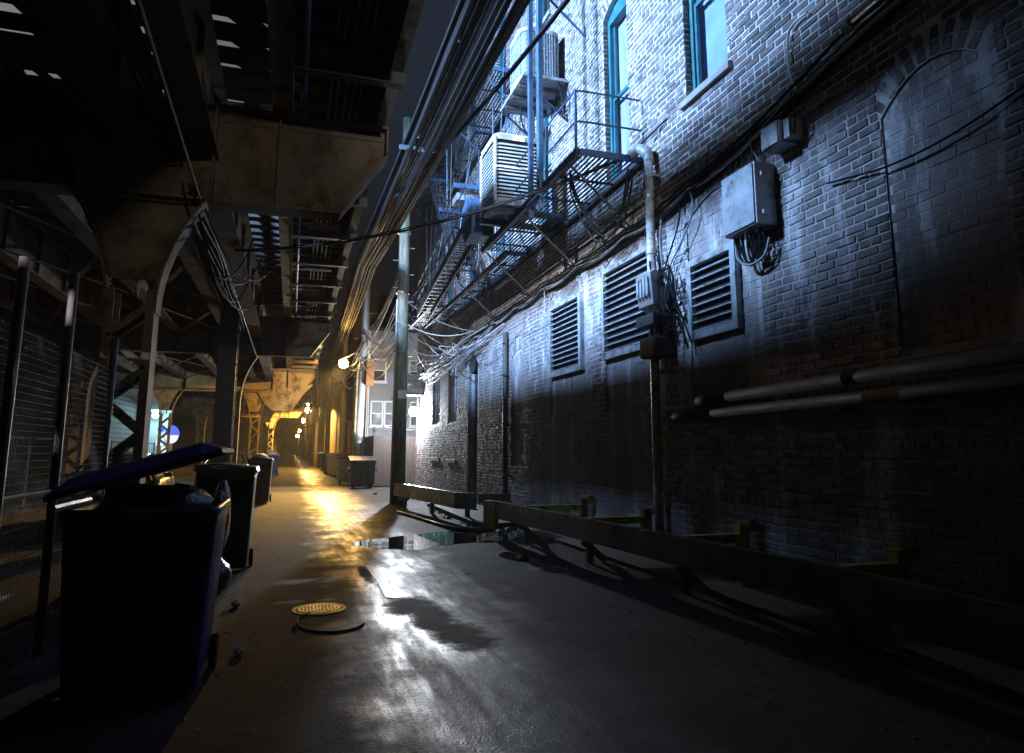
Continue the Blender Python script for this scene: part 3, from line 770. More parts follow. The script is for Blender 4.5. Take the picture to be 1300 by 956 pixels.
# extra plain column standing between the bents
m_ = MB(); m_.box(-1.78,-1.36,17.6,17.63,0,4.9); m_.box(-1.78,-1.36,17.97,18.0,0,4.9); m_.box(-1.59,-1.55,17.63,17.97,0,4.9)
part(m_, 'mid_column', 'steel_dark', el)
def girder(x, y0, y1, z0, z1, wd, name='longitudinal_girder', mat='steel_brown'):
    m_ = MB(); m_.box(x-.012, x+.012, y0, y1, z0+.025, z1-.025); m_.box(x-wd/2, x+wd/2, y0, y1, z0, z0+.025); m_.box(x-wd/2, x+wd/2, y0, y1, z1-.025, z1)
    for s_ in (-1, 1): m_.box(x+s_*.013, x+s_*.022, y0, y1, z0+.026, z0+.12) if s_ > 0 else m_.box(x-.022, x-.013, y0, y1, z0+.026, z0+.12)
    y = y0 + .3
    while y < min(y1, 60) and y1 - y > .1:
        m_.box(x-.09, x-.0225, y, y+.02, z0+.026, z1-.026); m_.box(x+.0225, x+.09, y, y+.02, z0+.026, z1-.026); y += 1.75
    return part(m_, name, mat, el)
for a, b in zip(BENTS, BENTS[1:]):
    for x in (-1.93, -1.17):
        girder(x, a+.05, b-.05, 4.98, 5.98, .34)
    girder(-.30, a+.05, b-.05, 5.655, 5.98, .24, mat='steel_amber_lit')
    girder(-3.4, a+.05, b-.05, 5.0, 5.98, .30); girder(-5.2, a+.05, b-.05, 5.0, 5.98, .30); girder(-6.8, a+.05, b-.05, 5.0, 5.98, .30)
    m_ = MB(); m_.box(.86, 1.0, a+.02, b-.02, 5.69, 6.17)  # beam top raised to the planks so no lamp light leaks through
    part(m_, 'edge_beam', 'steel_amber_lit', el)
    # cross bracing under the deck
    for x0, x1 in ((-3.4, -1.93), (-5.2, -3.4), (-6.8, -5.2)):
        n = 3
        for k in range(n):
            ya, yb = a + (b-a)*k/n + .3, a + (b-a)*(k+1)/n - .1
            for q in (0, 1):
                part(MB().bar((x0 if q else x1, ya, 5.02), (x1 if q else x0, yb, 5.02 + .02*q), .1, .015), 'diagonal_brace', 'steel_brown', el)
    # knee braces from columns along the track
    for cx in (-1.8, -5.9):
        if a > 0:
            part(MB().bar((cx, a+.1, 3.3), (cx, a+1.7, 4.95), .16, .02, up=(1,0,0)), 'knee_brace', 'steel_brown', el)
# ties, all real timbers with gaps between them
tie = MB().box(-7.4, .84, -.132, .132, 0, .17).mesh('tie'); tie.materials.append(MT['timber_dark'])
r = random.Random(3)
yy = -5.0; k = 0
while yy < 118:
    o_ = bpy.data.objects.new('tie', tie); col.objects.link(o_); o_.parent = el
    o_.location = (0 - el.location.x + r.uniform(-.06,.06), yy - el.location.y, 5.985 + r.uniform(0,.012)); o_.rotation_euler = (0, 0, r.uniform(-.012,.012))
    yy += .46 + r.uniform(-.03,.03); k += 1
for x in (-6.4, -4.96, -3.0, -1.56, -.9, -5.7):
    m_ = MB(); m_.box(x-.035, x+.035, -5, 120, 6.29, 6.33); m_.box(x-.01, x+.01, -5, 120, 6.19, 6.289); m_.box(x-.065, x+.065, -5, 120, 6.172, 6.189)
    part(m_, 'running_rail', 'steel_dark', el)
for q in range(-2, 7): part(MB().box(-.22+.18*q, -.22+.18*q+.174, -5, 118, 6.175, 6.21 + .003*(q%2)), 'walkway_blocker_plank', 'timber_dark', el)  # walkway boards, closed up and extended inward to block blue light from the wall
# outriggers of the walkway and the tan cross timbers
k = 0
for y in [q*2.02 - 2.9 for q in range(44)]:
    if any(abs(y - b) < .35 for b in BENTS): continue
    part(MB().box(-.17, 1.02, y-.06, y+.06, 5.55, 5.688), 'outrigger', 'steel_dark', el)
for y in (7.25, 10.4, 13.3, 16.3, 19.3, 25.5, 28.6, 31.7):
    part(MB().box(.10, .70, y-.09, y+.09, 5.70, 5.86), 'cross_timber', 'timber_tan', el)
for x in (.26, .34, .44, .53, .62):
    part(MB().box(x-.012, x+.012, -4, 60, 5.895, 5.92), 'walkway_rod', 'steel_amber_lit', el)
part(MB().tube([(-.05, -4, 5.60), (-.05, 8.35, 5.60)], .035, 10), 'conduit', 'blue_iron', el, smooth=True)
part(MB().tube([(-.06, 8.9, 5.58), (-.06, 22.1, 5.6)], .03, 10), 'conduit', 'blue_iron', el, smooth=True)
# cables clipped below the main girder
m_ = MB()
for j in range(5):
    ph = r.uniform(0, 6)
    m_.tube([(-1.56 + .05*j + .035*math.sin(ph + q*1.3), -3 + q*1.1, 4.94 - .03*math.sin(ph*2 + q*.9) - (.06 if j % 2 else 0)) for q in range(23)], .016, 5)
part(m_, 'cable_run', 'rubber', el, kind='stuff')
part(MB().tube([(-1.15, -3, 4.93), (-1.15, 8.4, 4.40), (-1.12, 12, 4.36), (-1.15, 22.3, 4.36)], .014, 8), 'conduit', 'steel_dark', el)
# loose cable loops hanging by the near column head
m_ = MB()
for j in range(5):
    a = (-1.25 + r.uniform(-.1,.1), 8.3, 4.55); b = (-.75 + r.uniform(-.2,.3), 10.5 + j*.9, 4.6); s_ = r.uniform(.3,.9)
    m_.tube([(a[0]+(b[0]-a[0])*t, a[1]+(b[1]-a[1])*t, a[2]+(b[2]-a[2])*t - 4*s_*t*(1-t)) for t in [q/12 for q in range(13)]], .012, 5)
part(m_, 'hanging_wires', 'rubber', el, kind='stuff')

# ================================================================ LAMP THAT LIGHTS THE WALL (above the tracks)
def cobra(name, pos, base, label, bulb, group=None):
    t = thing(name, label, 'street lamp', base, group=group)
    part(MB().tube([base, (base[0], base[1], pos[2]+.25)], [.10, .06], 12), 'pole', 'pole_metal', t, smooth=True)
    part(MB().tube([(base[0], base[1], pos[2]+.2), ((base[0]+pos[0])/2, (base[1]+pos[1])/2, pos[2]+.34), (pos[0], pos[1], pos[2]+.26)], .035, 8), 'arm', 'pole_metal', t, smooth=True)
    part(MB().box(pos[0]-.3, pos[0]+.25, pos[1]-.13, pos[1]+.13, pos[2]+.2, pos[2]+.32), 'lamp_head', 'galvanised', t, bevel=.04)
    part(MB().ball((pos[0], pos[1], pos[2]+.19), .1, 10, 6), 'bulb', bulb, t)
    return t
cobra('street_lamp', BLUE_POS, (-8.2, 8.6, 0), 'tall street lamp with cold blue light above the tracks', 'bulb_blue')
cobra('street_lamp', WHITE_POS, (-9.4, -2.2, 0), 'tall street lamp behind the camera shining through the ties', 'bulb_blue')

bl_ = thing('street_lamp', 'added fill lamp on a bare pole behind the camera on right', 'street lamp', (3.4, -12.6, 0))  # added pole and head to carry the two fill spots
part(MB().tube([(3.4,-12.6,0),(3.4,-12.6,6.2)], [.1,.07], 12), 'pole', 'pole_metal', bl_)
part(MB().tube([(3.4,-12.6,6.0),(2.3,-12.4,5.85)], .03, 8), 'arm', 'pole_metal', bl_)
part(MB().box(2.1,2.5,-12.55,-12.35,5.58,5.72), 'lamp_head', 'galvanised', bl_, bevel=.03)

# ================================================================ FIRE ESCAPE
fe = thing('fire_escape', 'black iron fire escape with grated balconies and stairs on brick wall', 'fire escape', (4.4, 16, 5.9))
XO, XI = 3.87, 4.93
def grating(y0, y1, z, name='grating', x0=XO, x1=XI, step=.078):
    m_ = MB(); x = x0 + .05
    while x < x1 - .02:
        m_.box(x-.015, x+.015, y0, y1, z, z+.012); x += step
    g = part(m_, name, 'black_iron', fe, kind='stuff')
    y = y0
    m2 = MB()
    while y <= y1 + .001: m2.box(x0+.045, x1-.005, y-.022, y+.022, z-.028, z-.0005); y += .95 if y1-y0 > 3 else .5
    m2.build('cross_bar', 'black_iron', g)
    for xx in (x0, x1): part(MB().box(xx-.02 if xx == x0 else xx-.001, xx+.04, y0-.03, y1+.03, z-.07, z+.06), 'platform_beam', 'black_iron' , fe)
    part(MB().box(x0+.041, x1-.002, y0-.055, y0-.018, z-.05, z+.05), 'platform_beam', 'blue_iron', fe)
    return g
def railing(y0, y1, z, h=1.0, x=XO, mids=(.5,), posts=1.35, balusters=0):
    for q in (1.0,) + tuple(mids): part(MB().tube([(x, y0, z+h*q), (x, y1, z+h*q)], .017, 6), 'rail', 'blue_iron' if y0 < 10 else 'black_iron', fe)
    n = max(1, round((y1-y0)/posts))
    for k in range(n+1):
        y = y0 + (y1-y0)*k/n; part(MB().box(x-.018, x+.018, y-.018, y+.018, z, z+h), 'post', 'blue_iron' if y < 10 else 'black_iron', fe)
    if balusters:
        m_ = MB(); y = y0 + balusters
        while y < y1 - .02: m_.box(x-.007, x+.007, y-.007, y+.007, z+.02, z+h); y += balusters
        part(m_, 'balusters', 'black_iron', fe, kind='stuff')
ZA, ZB, ZC = 5.93, 10.3, 14.6
grating(8.95, 14.3, ZA); grating(14.36, 23.4, ZA, x0=4.42); grating(20.6, 24.2, ZA+.002, x0=XO, x1=4.38)
railing(8.95, 10.2, ZA); railing(10.95, 13.6, ZA); railing(14.4, 23.9, ZA, balusters=.18)
for q in (1.0, .5):                                    # near end rails curving to the wall
    z = ZA + q
    part(MB().tube(smooth_path([(XO, 9.0, z-.12), (XO+.015, 8.96, z-.03), (XO+.08, 8.94, z), (4.5, 8.93, z), (XI+.04, 8.93, z)], 4), .017, 6), 'end_rail', 'blue_iron', fe)
grating(14.2, 17.4, ZB); grating(21.2, 24.0, ZB+.01); railing(14.2, 17.4, ZB, mids=(.33,.66), balusters=.16); railing(21.2, 24.0, ZB, balusters=.16)
grating(14.6, 18, ZC); railing(14.6, 18, ZC, balusters=.16); grating(17.45, 21.1, ZB+.004, x0=4.5)
def stair(ya, za, yb, zb, x0, x1, name='stair', mat='black_iron', steps=None):
    n = steps or int(abs(zb-za)/.25)
    t = part(MB().bar((x0, ya, za), (x0, yb, zb), .03, .2).bar((x1, ya, za), (x1, yb, zb), .03, .2), name, mat, fe)
    for k in range(1, n):
        s_ = k/n; y = ya+(yb-ya)*s_; z = za+(zb-za)*s_
        m_ = MB()
        for q in (-.09, -.045, 0, .045, .09): m_.box(x0+.016, x1-.016, y+q-.012, y+q+.012, z-.01, z+.012)
        m_.build('tread', mat, t)
    for h in (.45, .9):
        m_ = MB().tube([(x0, ya, za+h), (x0, yb, zb+h)], .016, 6); m_.build('handrail', mat, t)
    for k in range(0, n+1, 2): s_ = k/n; y = ya+(yb-ya)*s_; z = za+(zb-za)*s_; MB().box(x0-.011, x0+.011, y-.011, y+.011, z, z+.9).build('handrail_post', mat, t)
    return t
stair(16.8, ZA, 21.3, ZB, 3.92, 4.40); stair(21.6, ZB, 17.6, ZC, 3.95, 4.40)
stair(24.5, ZA, 27.6, ZB-1.4, 3.95, 4.4)
# counterbalanced drop stair with its weight
ds = stair(20.1, 5.55, 14.15, 6.42, 3.42, 3.80, 'drop_stair', 'black_iron', 22)
m_ = MB(); m_.prism([(13.35,5.98),(13.9,5.92),(14.25,6.32),(14.2,6.75),(13.75,6.95),(13.3,6.6)], 'x', 3.36, 3.62)
part(m_, 'counterweight', 'blue_iron', fe, bevel=.02)
m_ = MB(); m_.box(3.63, 3.9, 13.5, 14.1, 6.0, 6.7); part(m_, 'counterweight_arm', 'black_iron', fe)
# ladder guide channels
for y in (10.43, 10.93):
    part(MB().box(3.80, 3.84, y-.045, y+.045, 5.55, 15).box(3.84, 3.88, y-.045, y-.037, 5.55, 15).box(3.84, 3.88, y+.037, y+.045, 5.55, 15), 'ladder_channel', 'blue_iron', fe)
for k in range(30):
    part(MB().cyl((3.86, 10.44, 5.8+.3*k), (3.86, 10.92, 5.8+.3*k), .009, 6), 'rung', 'black_iron', fe)
m_ = MB()
for k in range(30): m_.bar((3.85, 10.44, 5.8+.3*k), (3.85, 10.92, 6.1+.3*k), .012, .008)
part(m_, 'lattice', 'black_iron', fe)
part(MB().tube([(3.845, 10.6, 5.6), (3.845, 10.6, 15)], .012, 6), 'rod', 'teal_frame', fe)
part(MB().box(3.78, 3.88, 10.38, 10.98, 5.75, 5.85), 'channel_tie', 'blue_iron', fe)
for y in (9.3, 11.6, 14.2, 17.0, 20.0, 23.0):          # diagonal struts down to the wall
    part(MB().bar((XO+.05, y, ZA-.06), (XI+.07, y, ZA-1.02), .045, .02), 'wall_strut', 'black_iron', fe)
for y in (11.0, 14.4, 17.3, 21.3, 24.0):
    part(MB().bar((XO+.05, y, ZB-.06), (XI+.07, y, ZB-1.0), .05, .02), 'wall_strut', 'blue_iron', fe)
# inner ladder between upper storeys and thin tie rods
r = random.Random(21)
for k in range(16):
    y = 14 + r.uniform(0, 10); part(MB().tube([(3.9 + r.uniform(0,.9), y, 6.0), (3.9 + r.uniform(0,.9), y + r.uniform(-.8,.8), 10.2 + r.choice((0, 4.3)))], r.choice((.012,.018,.025)), 6), 'tie_rod', r.choice(('blue_iron','black_iron')), fe)
for y in (17.3, 19.3):
    part(MB().box(3.86, 4.95, y-.04, y+.04, 8.55, 8.68), 'landing_beam', 'blue_iron', fe)
grating(17.35, 19.3, 8.69, x0=4.45)
part(MB().box(4.0, 4.45, 17.5, 18.1, 8.3, 8.5), 'step_box', 'galvanised', fe)
m_ = MB()
for k in range(9): m_.bar((4.94, 14.4+.85*k, ZA+.1), (4.94, 15.1+.85*k, ZA+.95), .02, .01)
part(m_, 'lattice', 'black_iron', fe)

# ================================================================ AIR CONDITIONERS
def rrect(cx, cy, hx, hy, rad, z, n=5):
    pts = []
    for qx, qy, a0 in ((1,1,0),(-1,1,90),(-1,-1,180),(1,-1,270)):
        for k in range(n+1):
            a = R(a0 + 90*k/n); pts.append((cx + qx*(hx-rad) + rad*math.cos(a), cy + qy*(hy-rad) + rad*math.sin(a), z))
    return pts
def loft(rows): return MB().strip(rows, True)
ac = thing('air_conditioner', 'pale boxy condenser with curved louvres on lower fire escape level', 'air conditioner', (3.88, 12.35, 6.0))
cx, cy, hx, hy, zb, zt = 3.90, 12.4, .46, .52, 6.12, 7.56
m_ = loft([rrect(cx,cy,hx,hy,.12,zb), rrect(cx,cy,hx,hy,.12,zb+.14)]); m_.add(rrect(cx,cy,hx,hy,.12,zb), [tuple(range(24))[::-1]]); part(m_, 'base_pan', 'ac_paint', ac)
m_ = loft([rrect(cx,cy,hx,hy,.12,zt-.12), rrect(cx,cy,hx+.01,hy+.01,.12,zt-.02), rrect(cx,cy,hx-.03,hy-.03,.12,zt+.02)]); m_.add(rrect(cx,cy,hx-.03,hy-.03,.12,zt+.02), [tuple(range(24))]); part(m_, 'lid', 'ac_paint', ac)
part(loft([rrect(cx,cy,hx-.09,hy-.09,.08,zb+.1), rrect(cx,cy,hx-.09,hy-.09,.08,zt-.1)]), 'coil', 'ac_dark', ac)
n = 15
for k in range(n):
    z = zb + .16 + (zt-zb-.32)*k/n; h = (zt-zb-.32)/n
    part(loft([rrect(cx,cy,hx+.004,hy+.004,.12,z), rrect(cx,cy,hx-.002,hy-.002,.12,z+h*.42), rrect(cx,cy,hx-.055,hy-.055,.1,z+h*.86)]), 'louvre', 'ac_paint', ac)
for sx, sy in ((-1,-1),(1,-1),(-1,1)):
    part(MB().box(cx+sx*hx-.035 if sx>0 else cx-hx-.012, cx+sx*hx+.012 if sx>0 else cx-hx+.05, cy+sy*hy-.012 if sy<0 else cy+hy-.05, cy-hy+.05 if sy<0 else cy+hy+.012, zb+.05, zt-.06), 'corner_post', 'ac_paint', ac, bevel=.02)
part(MB().box(cx-.1, cx+.14, cy-hy-.02, cy-hy-.012, zt-.13, zt-.03), 'badge', 'white_frame', ac)
part(MB().box(cx-hx+.04, cx+hx-.04, cy-hy-.016, cy-hy-.004, 6.86, 6.885), 'trim_strip', 'white_frame', ac)
for y in (12.05, 12.8): part(MB().box(3.4, 4.9, y-.04, y+.04, 6.0, 6.115), 'skid', 'black_iron', ac)
ac2 = thing('air_conditioner', 'round cornered mesh guarded condenser on a high wall shelf', 'air conditioner', (4.4, 12.4, 8.85))
part(MB().box(4.02, 4.97, 11.85, 13.45, 8.84, 8.90), 'shelf', 'grey_paint', ac2)
for y in (12.2, 12.65, 13.1): part(MB().box(4.04, 4.96, y-.03, y+.03, 8.76, 8.838), 'shelf_joist', 'steel_dark', ac2)
for y in (11.95, 13.35): part(MB().bar((4.05,y,8.8),(4.99,y,8.05),.05,.03), 'shelf_bracket', 'black_iron', ac2)
cx, cy, hx, hy, zb, zt = 4.46, 12.45, .43, .45, 8.91, 10.0
part(loft([rrect(cx,cy,hx,hy,.2,zb), rrect(cx,cy,hx,hy,.2,zb+.08)]), 'base_pan', 'ac_paint', ac2)
m_ = loft([rrect(cx,cy,hx,hy,.2,zt-.07), rrect(cx,cy,hx+.01,hy+.01,.2,zt), rrect(cx,cy,hx-.06,hy-.06,.2,zt+.05)]); m_.add(rrect(cx,cy,hx-.06,hy-.06,.2,zt+.05), [tuple(range(24))]); part(m_, 'lid', 'ac_paint', ac2)
M('coil_grey', (.17,.18,.20), .6, .2, .2, 8, .3, 80)
part(loft([rrect(cx,cy,hx-.05,hy-.05,.16,zb+.06), rrect(cx,cy,hx-.05,hy-.05,.16,zt-.05)]), 'coil', 'coil_grey', ac2)
m_ = MB()
for p in rrect(cx,cy,hx,hy,.2,0,5): m_.box(p[0]-.006,p[0]+.006,p[1]-.006,p[1]+.006,zb+.08,zt-.06)
for k in range(-3,4):
    for s_ in (-1,1): m_.box(cx+s_*hx-.005,cx+s_*hx+.005,cy+k*.06-.005,cy+k*.06+.005,zb+.08,zt-.06); m_.box(cx+k*.06-.005,cx+k*.06+.005,cy+s_*hy-.005,cy+s_*hy+.005,zb+.08,zt-.06)
for k in range(9):
    z = zb + .14 + k*.105; rr = rrect(cx,cy,hx+.006,hy+.006,.2,z); m_.tube(rr + [rr[0]], .006, 4)
part(m_, 'wire_guard', 'ac_paint', ac2)
m_ = MB()
for j in range(4):
    m_.tube(smooth_path([(4.75, 11.95, 9.0-.02*j), (4.8+.04*j, 11.8, 8.5), (4.9, 11.9, 8.1+.1*j), (4.93, 12.4, 8.6), (4.95, 12.3, 9.1)], 5), .014, 6)
part(m_, 'refrigerant_hoses', 'rubber', ac2)
part(MB().tube(smooth_path([(4.3,12.9,8.74),(4.35,12.8,8.2),(4.6,12.6,7.9),(4.7,12.3,8.1)],6), .02, 6), 'cable', 'rubber', ac2)
part(MB().tube([(4.6,12.9,8.8),(4.6,12.9,7.2),(4.9,12.9,7.1)], .035, 8), 'pipe', 'steel_dark', ac2)

# ================================================================ THINGS ON THE WALL
# service mast
mast = thing('service_mast', 'pale upright conduit with weatherhead down the brick wall', 'conduit', (4.86, 8.55, 0))
part(MB().tube([(4.86,8.58,0.0),(4.86,8.55,5.75)], .065, 14), 'pipe', 'conduit_white', mast, smooth=True)
part(MB().tube(smooth_path([(4.86,8.55,5.74),(4.86,8.56,5.84),(4.83,8.62,5.94),(4.76,8.72,5.99),(4.69,8.80,5.96)],5), [.072]*6+[.088]*9+[.10]*5+[.085], 12), 'weatherhead', 'grey_paint', mast, smooth=True)
for z in (5.2, 4.35, 3.3, 1.5): part(MB().cyl((4.86,8.56,z-.03),(4.86,8.56,z+.03), .08, 14), 'coupling', 'galvanised', mast)
part(MB().cyl((4.86,8.57,1.52),(4.86,8.57,1.68), .068, 14), 'yellow_tag', 'yellow_label', mast)
for z in (5.5, 2.6, .9): part(MB().box(4.86,5.0,8.44,8.68,z-.02,z+.02), 'clamp', 'galvanised', mast)
for j, (dx, s_) in enumerate(((0, .55), (.05, .75), (-.05, .9), (.02,.35))):
    part(MB().tube(smooth_path([(4.78+dx,8.95,5.78),(4.7+dx,9.2,5.4-s_*.5),(4.5+dx,9.6,5.35-s_*.6),(4.25+dx,9.9,5.6),(4.1,9.75,6.0)],6), .015, 6), 'drip_loop', 'rubber', mast)
# meter bank on the mast
mt = thing('meter_box', 'dented grey meter box with cable clutter halfway down the conduit', 'meter box', (4.8, 8.45, 3.5))
part(MB().prism([(4.66,3.50),(4.90,3.40),(4.92,3.72),(4.72,4.02),(4.62,3.95)], 'y', 8.2, 8.62), 'upper_box', 'galvanised', mt, bevel=.015)
for k in range(4): part(MB().box(4.60,4.66,8.24+.09*k,8.30+.09*k,3.62,3.9), 'breaker', 'grey_paint', mt, bevel=.008)
part(MB().box(4.64,4.98,8.18,8.68,3.22,3.38), 'terminal_box', 'pipe_grey', mt, bevel=.01)
part(MB().box(4.66,4.97,8.2,8.64,2.78,3.06), 'lower_box', 'pipe_grey', mt, bevel=.03)
r = random.Random(31); m_ = MB()
for j in range(18):
    a = (4.8+r.uniform(-.1,.1), 8.2+r.uniform(-.3,.3), 4.0+r.uniform(-.2,.2)); b = (4.9, 8.1+r.uniform(-.5,.6), 3.1+r.uniform(-.4,.6))
    m_.tube(smooth_path([a,(4.7+r.uniform(-.08,.2),(a[1]+b[1])/2+r.uniform(-.2,.2),3.55+r.uniform(-.4,.4)),b],5), r.choice((.008,.012,.016)), 5)
part(m_, 'wire_clutter', 'rubber', mt, kind='stuff')
# two electrical boxes
eb = thing('electrical_box', 'large pale grey electrical cabinet with latches, wires spilling below', 'electrical box', (4.87, 6.3, 4.3))
part(MB().box(4.72,4.99,6.0,6.60,3.95,4.67), 'cabinet', 'grey_paint', eb, bevel=.012)
part(MB().box(4.70,4.718,6.02,6.58,3.97,4.65), 'door', 'grey_paint', eb, bevel=.006)
for z in (4.08, 4.52): part(MB().box(4.78,4.86,5.965,5.998,z-.03,z+.03), 'latch', 'galvanised', eb, bevel=.008)
m_ = MB(); r = random.Random(4)
for j in range(14):
    y = 6.08+.035*j; m_.tube(smooth_path([(4.85+r.uniform(-.06,.06),y,3.96),(4.85,y+r.uniform(-.03,.03),3.75),(4.86,y*.4+6.28*.6,3.62+r.uniform(-.06,.05)),(4.9,6.15+r.uniform(-.1,.2),3.72+r.uniform(-.05,.1))],5), .011, 5)
part(m_, 'wires', 'rubber', eb)
part(MB().tube(smooth_path([(4.85,6.55,3.95),(4.83,6.52,3.7),(4.85,6.35,3.58),(4.86,6.1,3.62),(4.87,6.0,3.8)],6), .016, 6), 'wire_loop', 'cable_grey', eb)
eb2 = thing('electrical_box', 'small grey junction box above right of the large cabinet', 'electrical box', (4.88, 5.7, 4.9))
part(MB().box(4.76,4.99,5.62,5.90,4.72,4.98), 'cabinet', 'grey_paint', eb2, bevel=.01)
part(MB().box(4.742,4.758,5.63,5.89,4.73,4.97), 'cover', 'grey_paint', eb2, bevel=.004)
part(MB().box(4.80,4.99,5.52,5.60,4.74,4.97), 'side_block', 'galvanised', eb2, bevel=.01)
part(MB().tube(smooth_path([(4.85,5.50,4.78),(4.82,5.44,4.9),(4.86,5.5,5.15),(4.93,5.6,5.3)],6), .014, 6), 'wire', 'rubber', eb2)
# two long horizontal pipes
p1 = thing('wall_pipe', 'upper of two long horizontal grey pipes low on brick wall', 'pipe', (4.85, 4, 2.1), group='horizontal pipes on the wall')
part(MB().tube([(4.84,-1.9,2.28),(4.84,7.1,2.12)], .062, 14), 'pipe', 'pipe_grey', p1, smooth=True)
part(MB().tube([(4.84,6.85,2.125),(4.84,7.35,2.115),(4.88,7.5,2.11),(5.0,7.55,2.11)], .08, 14), 'elbow', 'pipe_grey', p1, smooth=True)
for y in (1.5, 4.9): part(MB().cyl((4.84,y,2.222-(y-1.5)*.0178),(4.84,y+.14,2.2195-(y-1.5)*.0178), .073, 14), 'coupling', 'pipe_grey', p1)
p2 = thing('wall_pipe', 'lower of two long horizontal grey pipes, with yellow tag', 'pipe', (4.85, 4, 1.95), group='horizontal pipes on the wall')
part(MB().tube([(4.86,-1.9,2.06),(4.86,7.5,1.945)], .055, 14), 'pipe', 'pipe_grey', p2, smooth=True)
part(MB().tube([(4.86,7.2,1.95),(4.86,8.0,1.94),(4.9,8.15,1.94),(5.0,8.2,1.94)], .075, 14), 'elbow', 'pipe_grey', p2, smooth=True)
part(MB().cyl((4.86,4.45,1.982),(4.86,4.85,1.977), .058, 14), 'yellow_tag', 'yellow_label', p2)
for y in (2.6, 5.2): part(MB().box(4.86,5.0,y-.03,y+.03,1.85,1.9), 'hanger', 'steel_dark', p2)
# thick sleeve at the top of the cable run
sv = thing('cable_sleeve', 'thick black sleeve carrying cables high on the wall at right', 'conduit', (4.9, 4, 5.7))
part(MB().tube([(4.88,.2,5.98),(4.88,4.68,5.52)], .055, 12), 'sleeve', 'rubber_gloss', sv, smooth=True)
part(MB().tube([(4.88,4.68,5.52),(4.88,4.76,5.51)], .07, 12), 'sleeve_collar', 'galvanised', sv)
# run of cables along the wall
wc = thing('wall_cables', 'sagging bundle of cables fixed along the whole brick wall', 'cables', (4.95, 12, 5))
r = random.Random(12)
keys = [(.0,5.75),(4.7,5.48),(5.8,5.22),(7.4,5.0),(8.6,4.93),(10.5,4.90),(13,4.92),(16,4.88),(20,4.75),(25,4.65),(28.9,4.6)]
def kz(y):
    for (a, za), (b, zb_) in zip(keys, keys[1:]):
        if y <= b: return za + (zb_-za)*(y-a)/(b-a)
    return keys[-1][1]
for j in range(13):
    off = r.uniform(-.07,.07); ph = r.uniform(0,6); amp = r.uniform(.01,.05); y0_ = 0 if j < 7 else r.uniform(5, 9)
    pts = []; y = y0_
    while y < 28.8:
        seg = (y % 1.9)/1.9; pts.append((4.93 - .012*(j%4) + r.uniform(-.008,.008), y, kz(y) + off - amp*2.2*4*seg*(1-seg) + .012*math.sin(ph+y*2.1))); y += .38
    part(MB().tube(pts, r.choice((.010,.013,.018,.022)), 6), 'cable', r.choice(('rubber','rubber','rubber_gloss','cable_grey')), wc, smooth=True)
part(MB().tube([(4.97,4.3,5.35),(4.97,28.9,4.80)] if False else [(4.965,y,kz(y)-.10) for y in (0,2,4.7,5.8,7.4,8.6,10.5,13,16,20,25,28.9)], .035, 6), 'cable', 'rubber', wc)
for j in range(7):                                     # drops
    y = [7.6,7.9,8.3,8.8,13.2,6.3,6.2][j]; z1 = [3.9,4.0,3.9,4.1,3.4,4.65,4.68][j]
    part(MB().tube(smooth_path([(4.93,y,kz(y)),(4.9,y+.1*r.uniform(-1,1),(kz(y)+z1)/2+.1),(4.9,8.3 if j < 4 else y-.1,z1)],6), .012, 6), 'drop_wire', 'rubber' if j % 2 else 'cable_grey', wc)
part(MB().tube(smooth_path([(4.95,5.55,5.3),(4.94,5.62,5.6),(4.94,5.6,5.95),(4.95,5.5,6.05),(4.95,5.3,6.05)],6), .014, 6), 'stub_wire', 'cable_pale', wc)
part(MB().tube(smooth_path([(4.96,2.6,4.3),(4.95,3.6,4.05),(4.95,4.4,4.0),(4.95,5.2,4.12)],8), .010, 6), 'stub_wire', 'rubber', wc)
# tangle of pale cables beyond the vents
tg = thing('cable_tangle', 'tangle of pale loose cables hung on wall under fire escape end', 'cables', (4.6, 22, 4.6))
for j in range(26):
    y0_ = r.uniform(14, 24); y1_ = min(28.6, y0_ + r.uniform(3, 8)); z0_ = 4.75 + r.uniform(-.35,.15); z1_ = 4.6 + r.uniform(-.3,.4); s_ = r.uniform(.1,.6); xo = r.uniform(4.45,4.93)
    part(MB().tube([(4.93+(xo-4.93)*math.sin(math.pi*t), y0_+(y1_-y0_)*t, z0_+(z1_-z0_)*t-4*s_*t*(1-t)) for t in [q/14 for q in range(15)]], r.choice((.010,.014,.02)), 5), 'cable', r.choice(('cable_pale','cable_grey','cable_grey','rubber')), tg)
for j in range(14):
    y0_ = r.uniform(20,28.5)
    part(MB().tube(smooth_path([(4.9,y0_,4.7),(4.5+r.uniform(-.2,.2),y0_+r.uniform(-.6,.6),4.4+r.uniform(-.6,.8)),(4.7,y0_+r.uniform(-1,.6),4.1+r.uniform(-.3,.9)),(4.9,y0_+r.uniform(-.5,.5),4.8)],6), .012, 5), 'cable', r.choice(('cable_pale','cable_grey')), tg)
# dark downpipes
for (y, ztop, lab) in ((15.9, 4.4, 'dark downpipe on brick wall left of the three vents'),):
    dp = thing('downpipe', lab, 'pipe', (4.9, y, 0))
    part(MB().tube([(4.9,y,.0),(4.9,y,ztop)], .06, 10), 'pipe', 'steel_dark', dp, smooth=True)
    for z in (.9,2.1,3.3): part(MB().box(4.82,5.0,y-.08,y+.08,z,z+.04), 'bracket', 'steel_dark', dp)
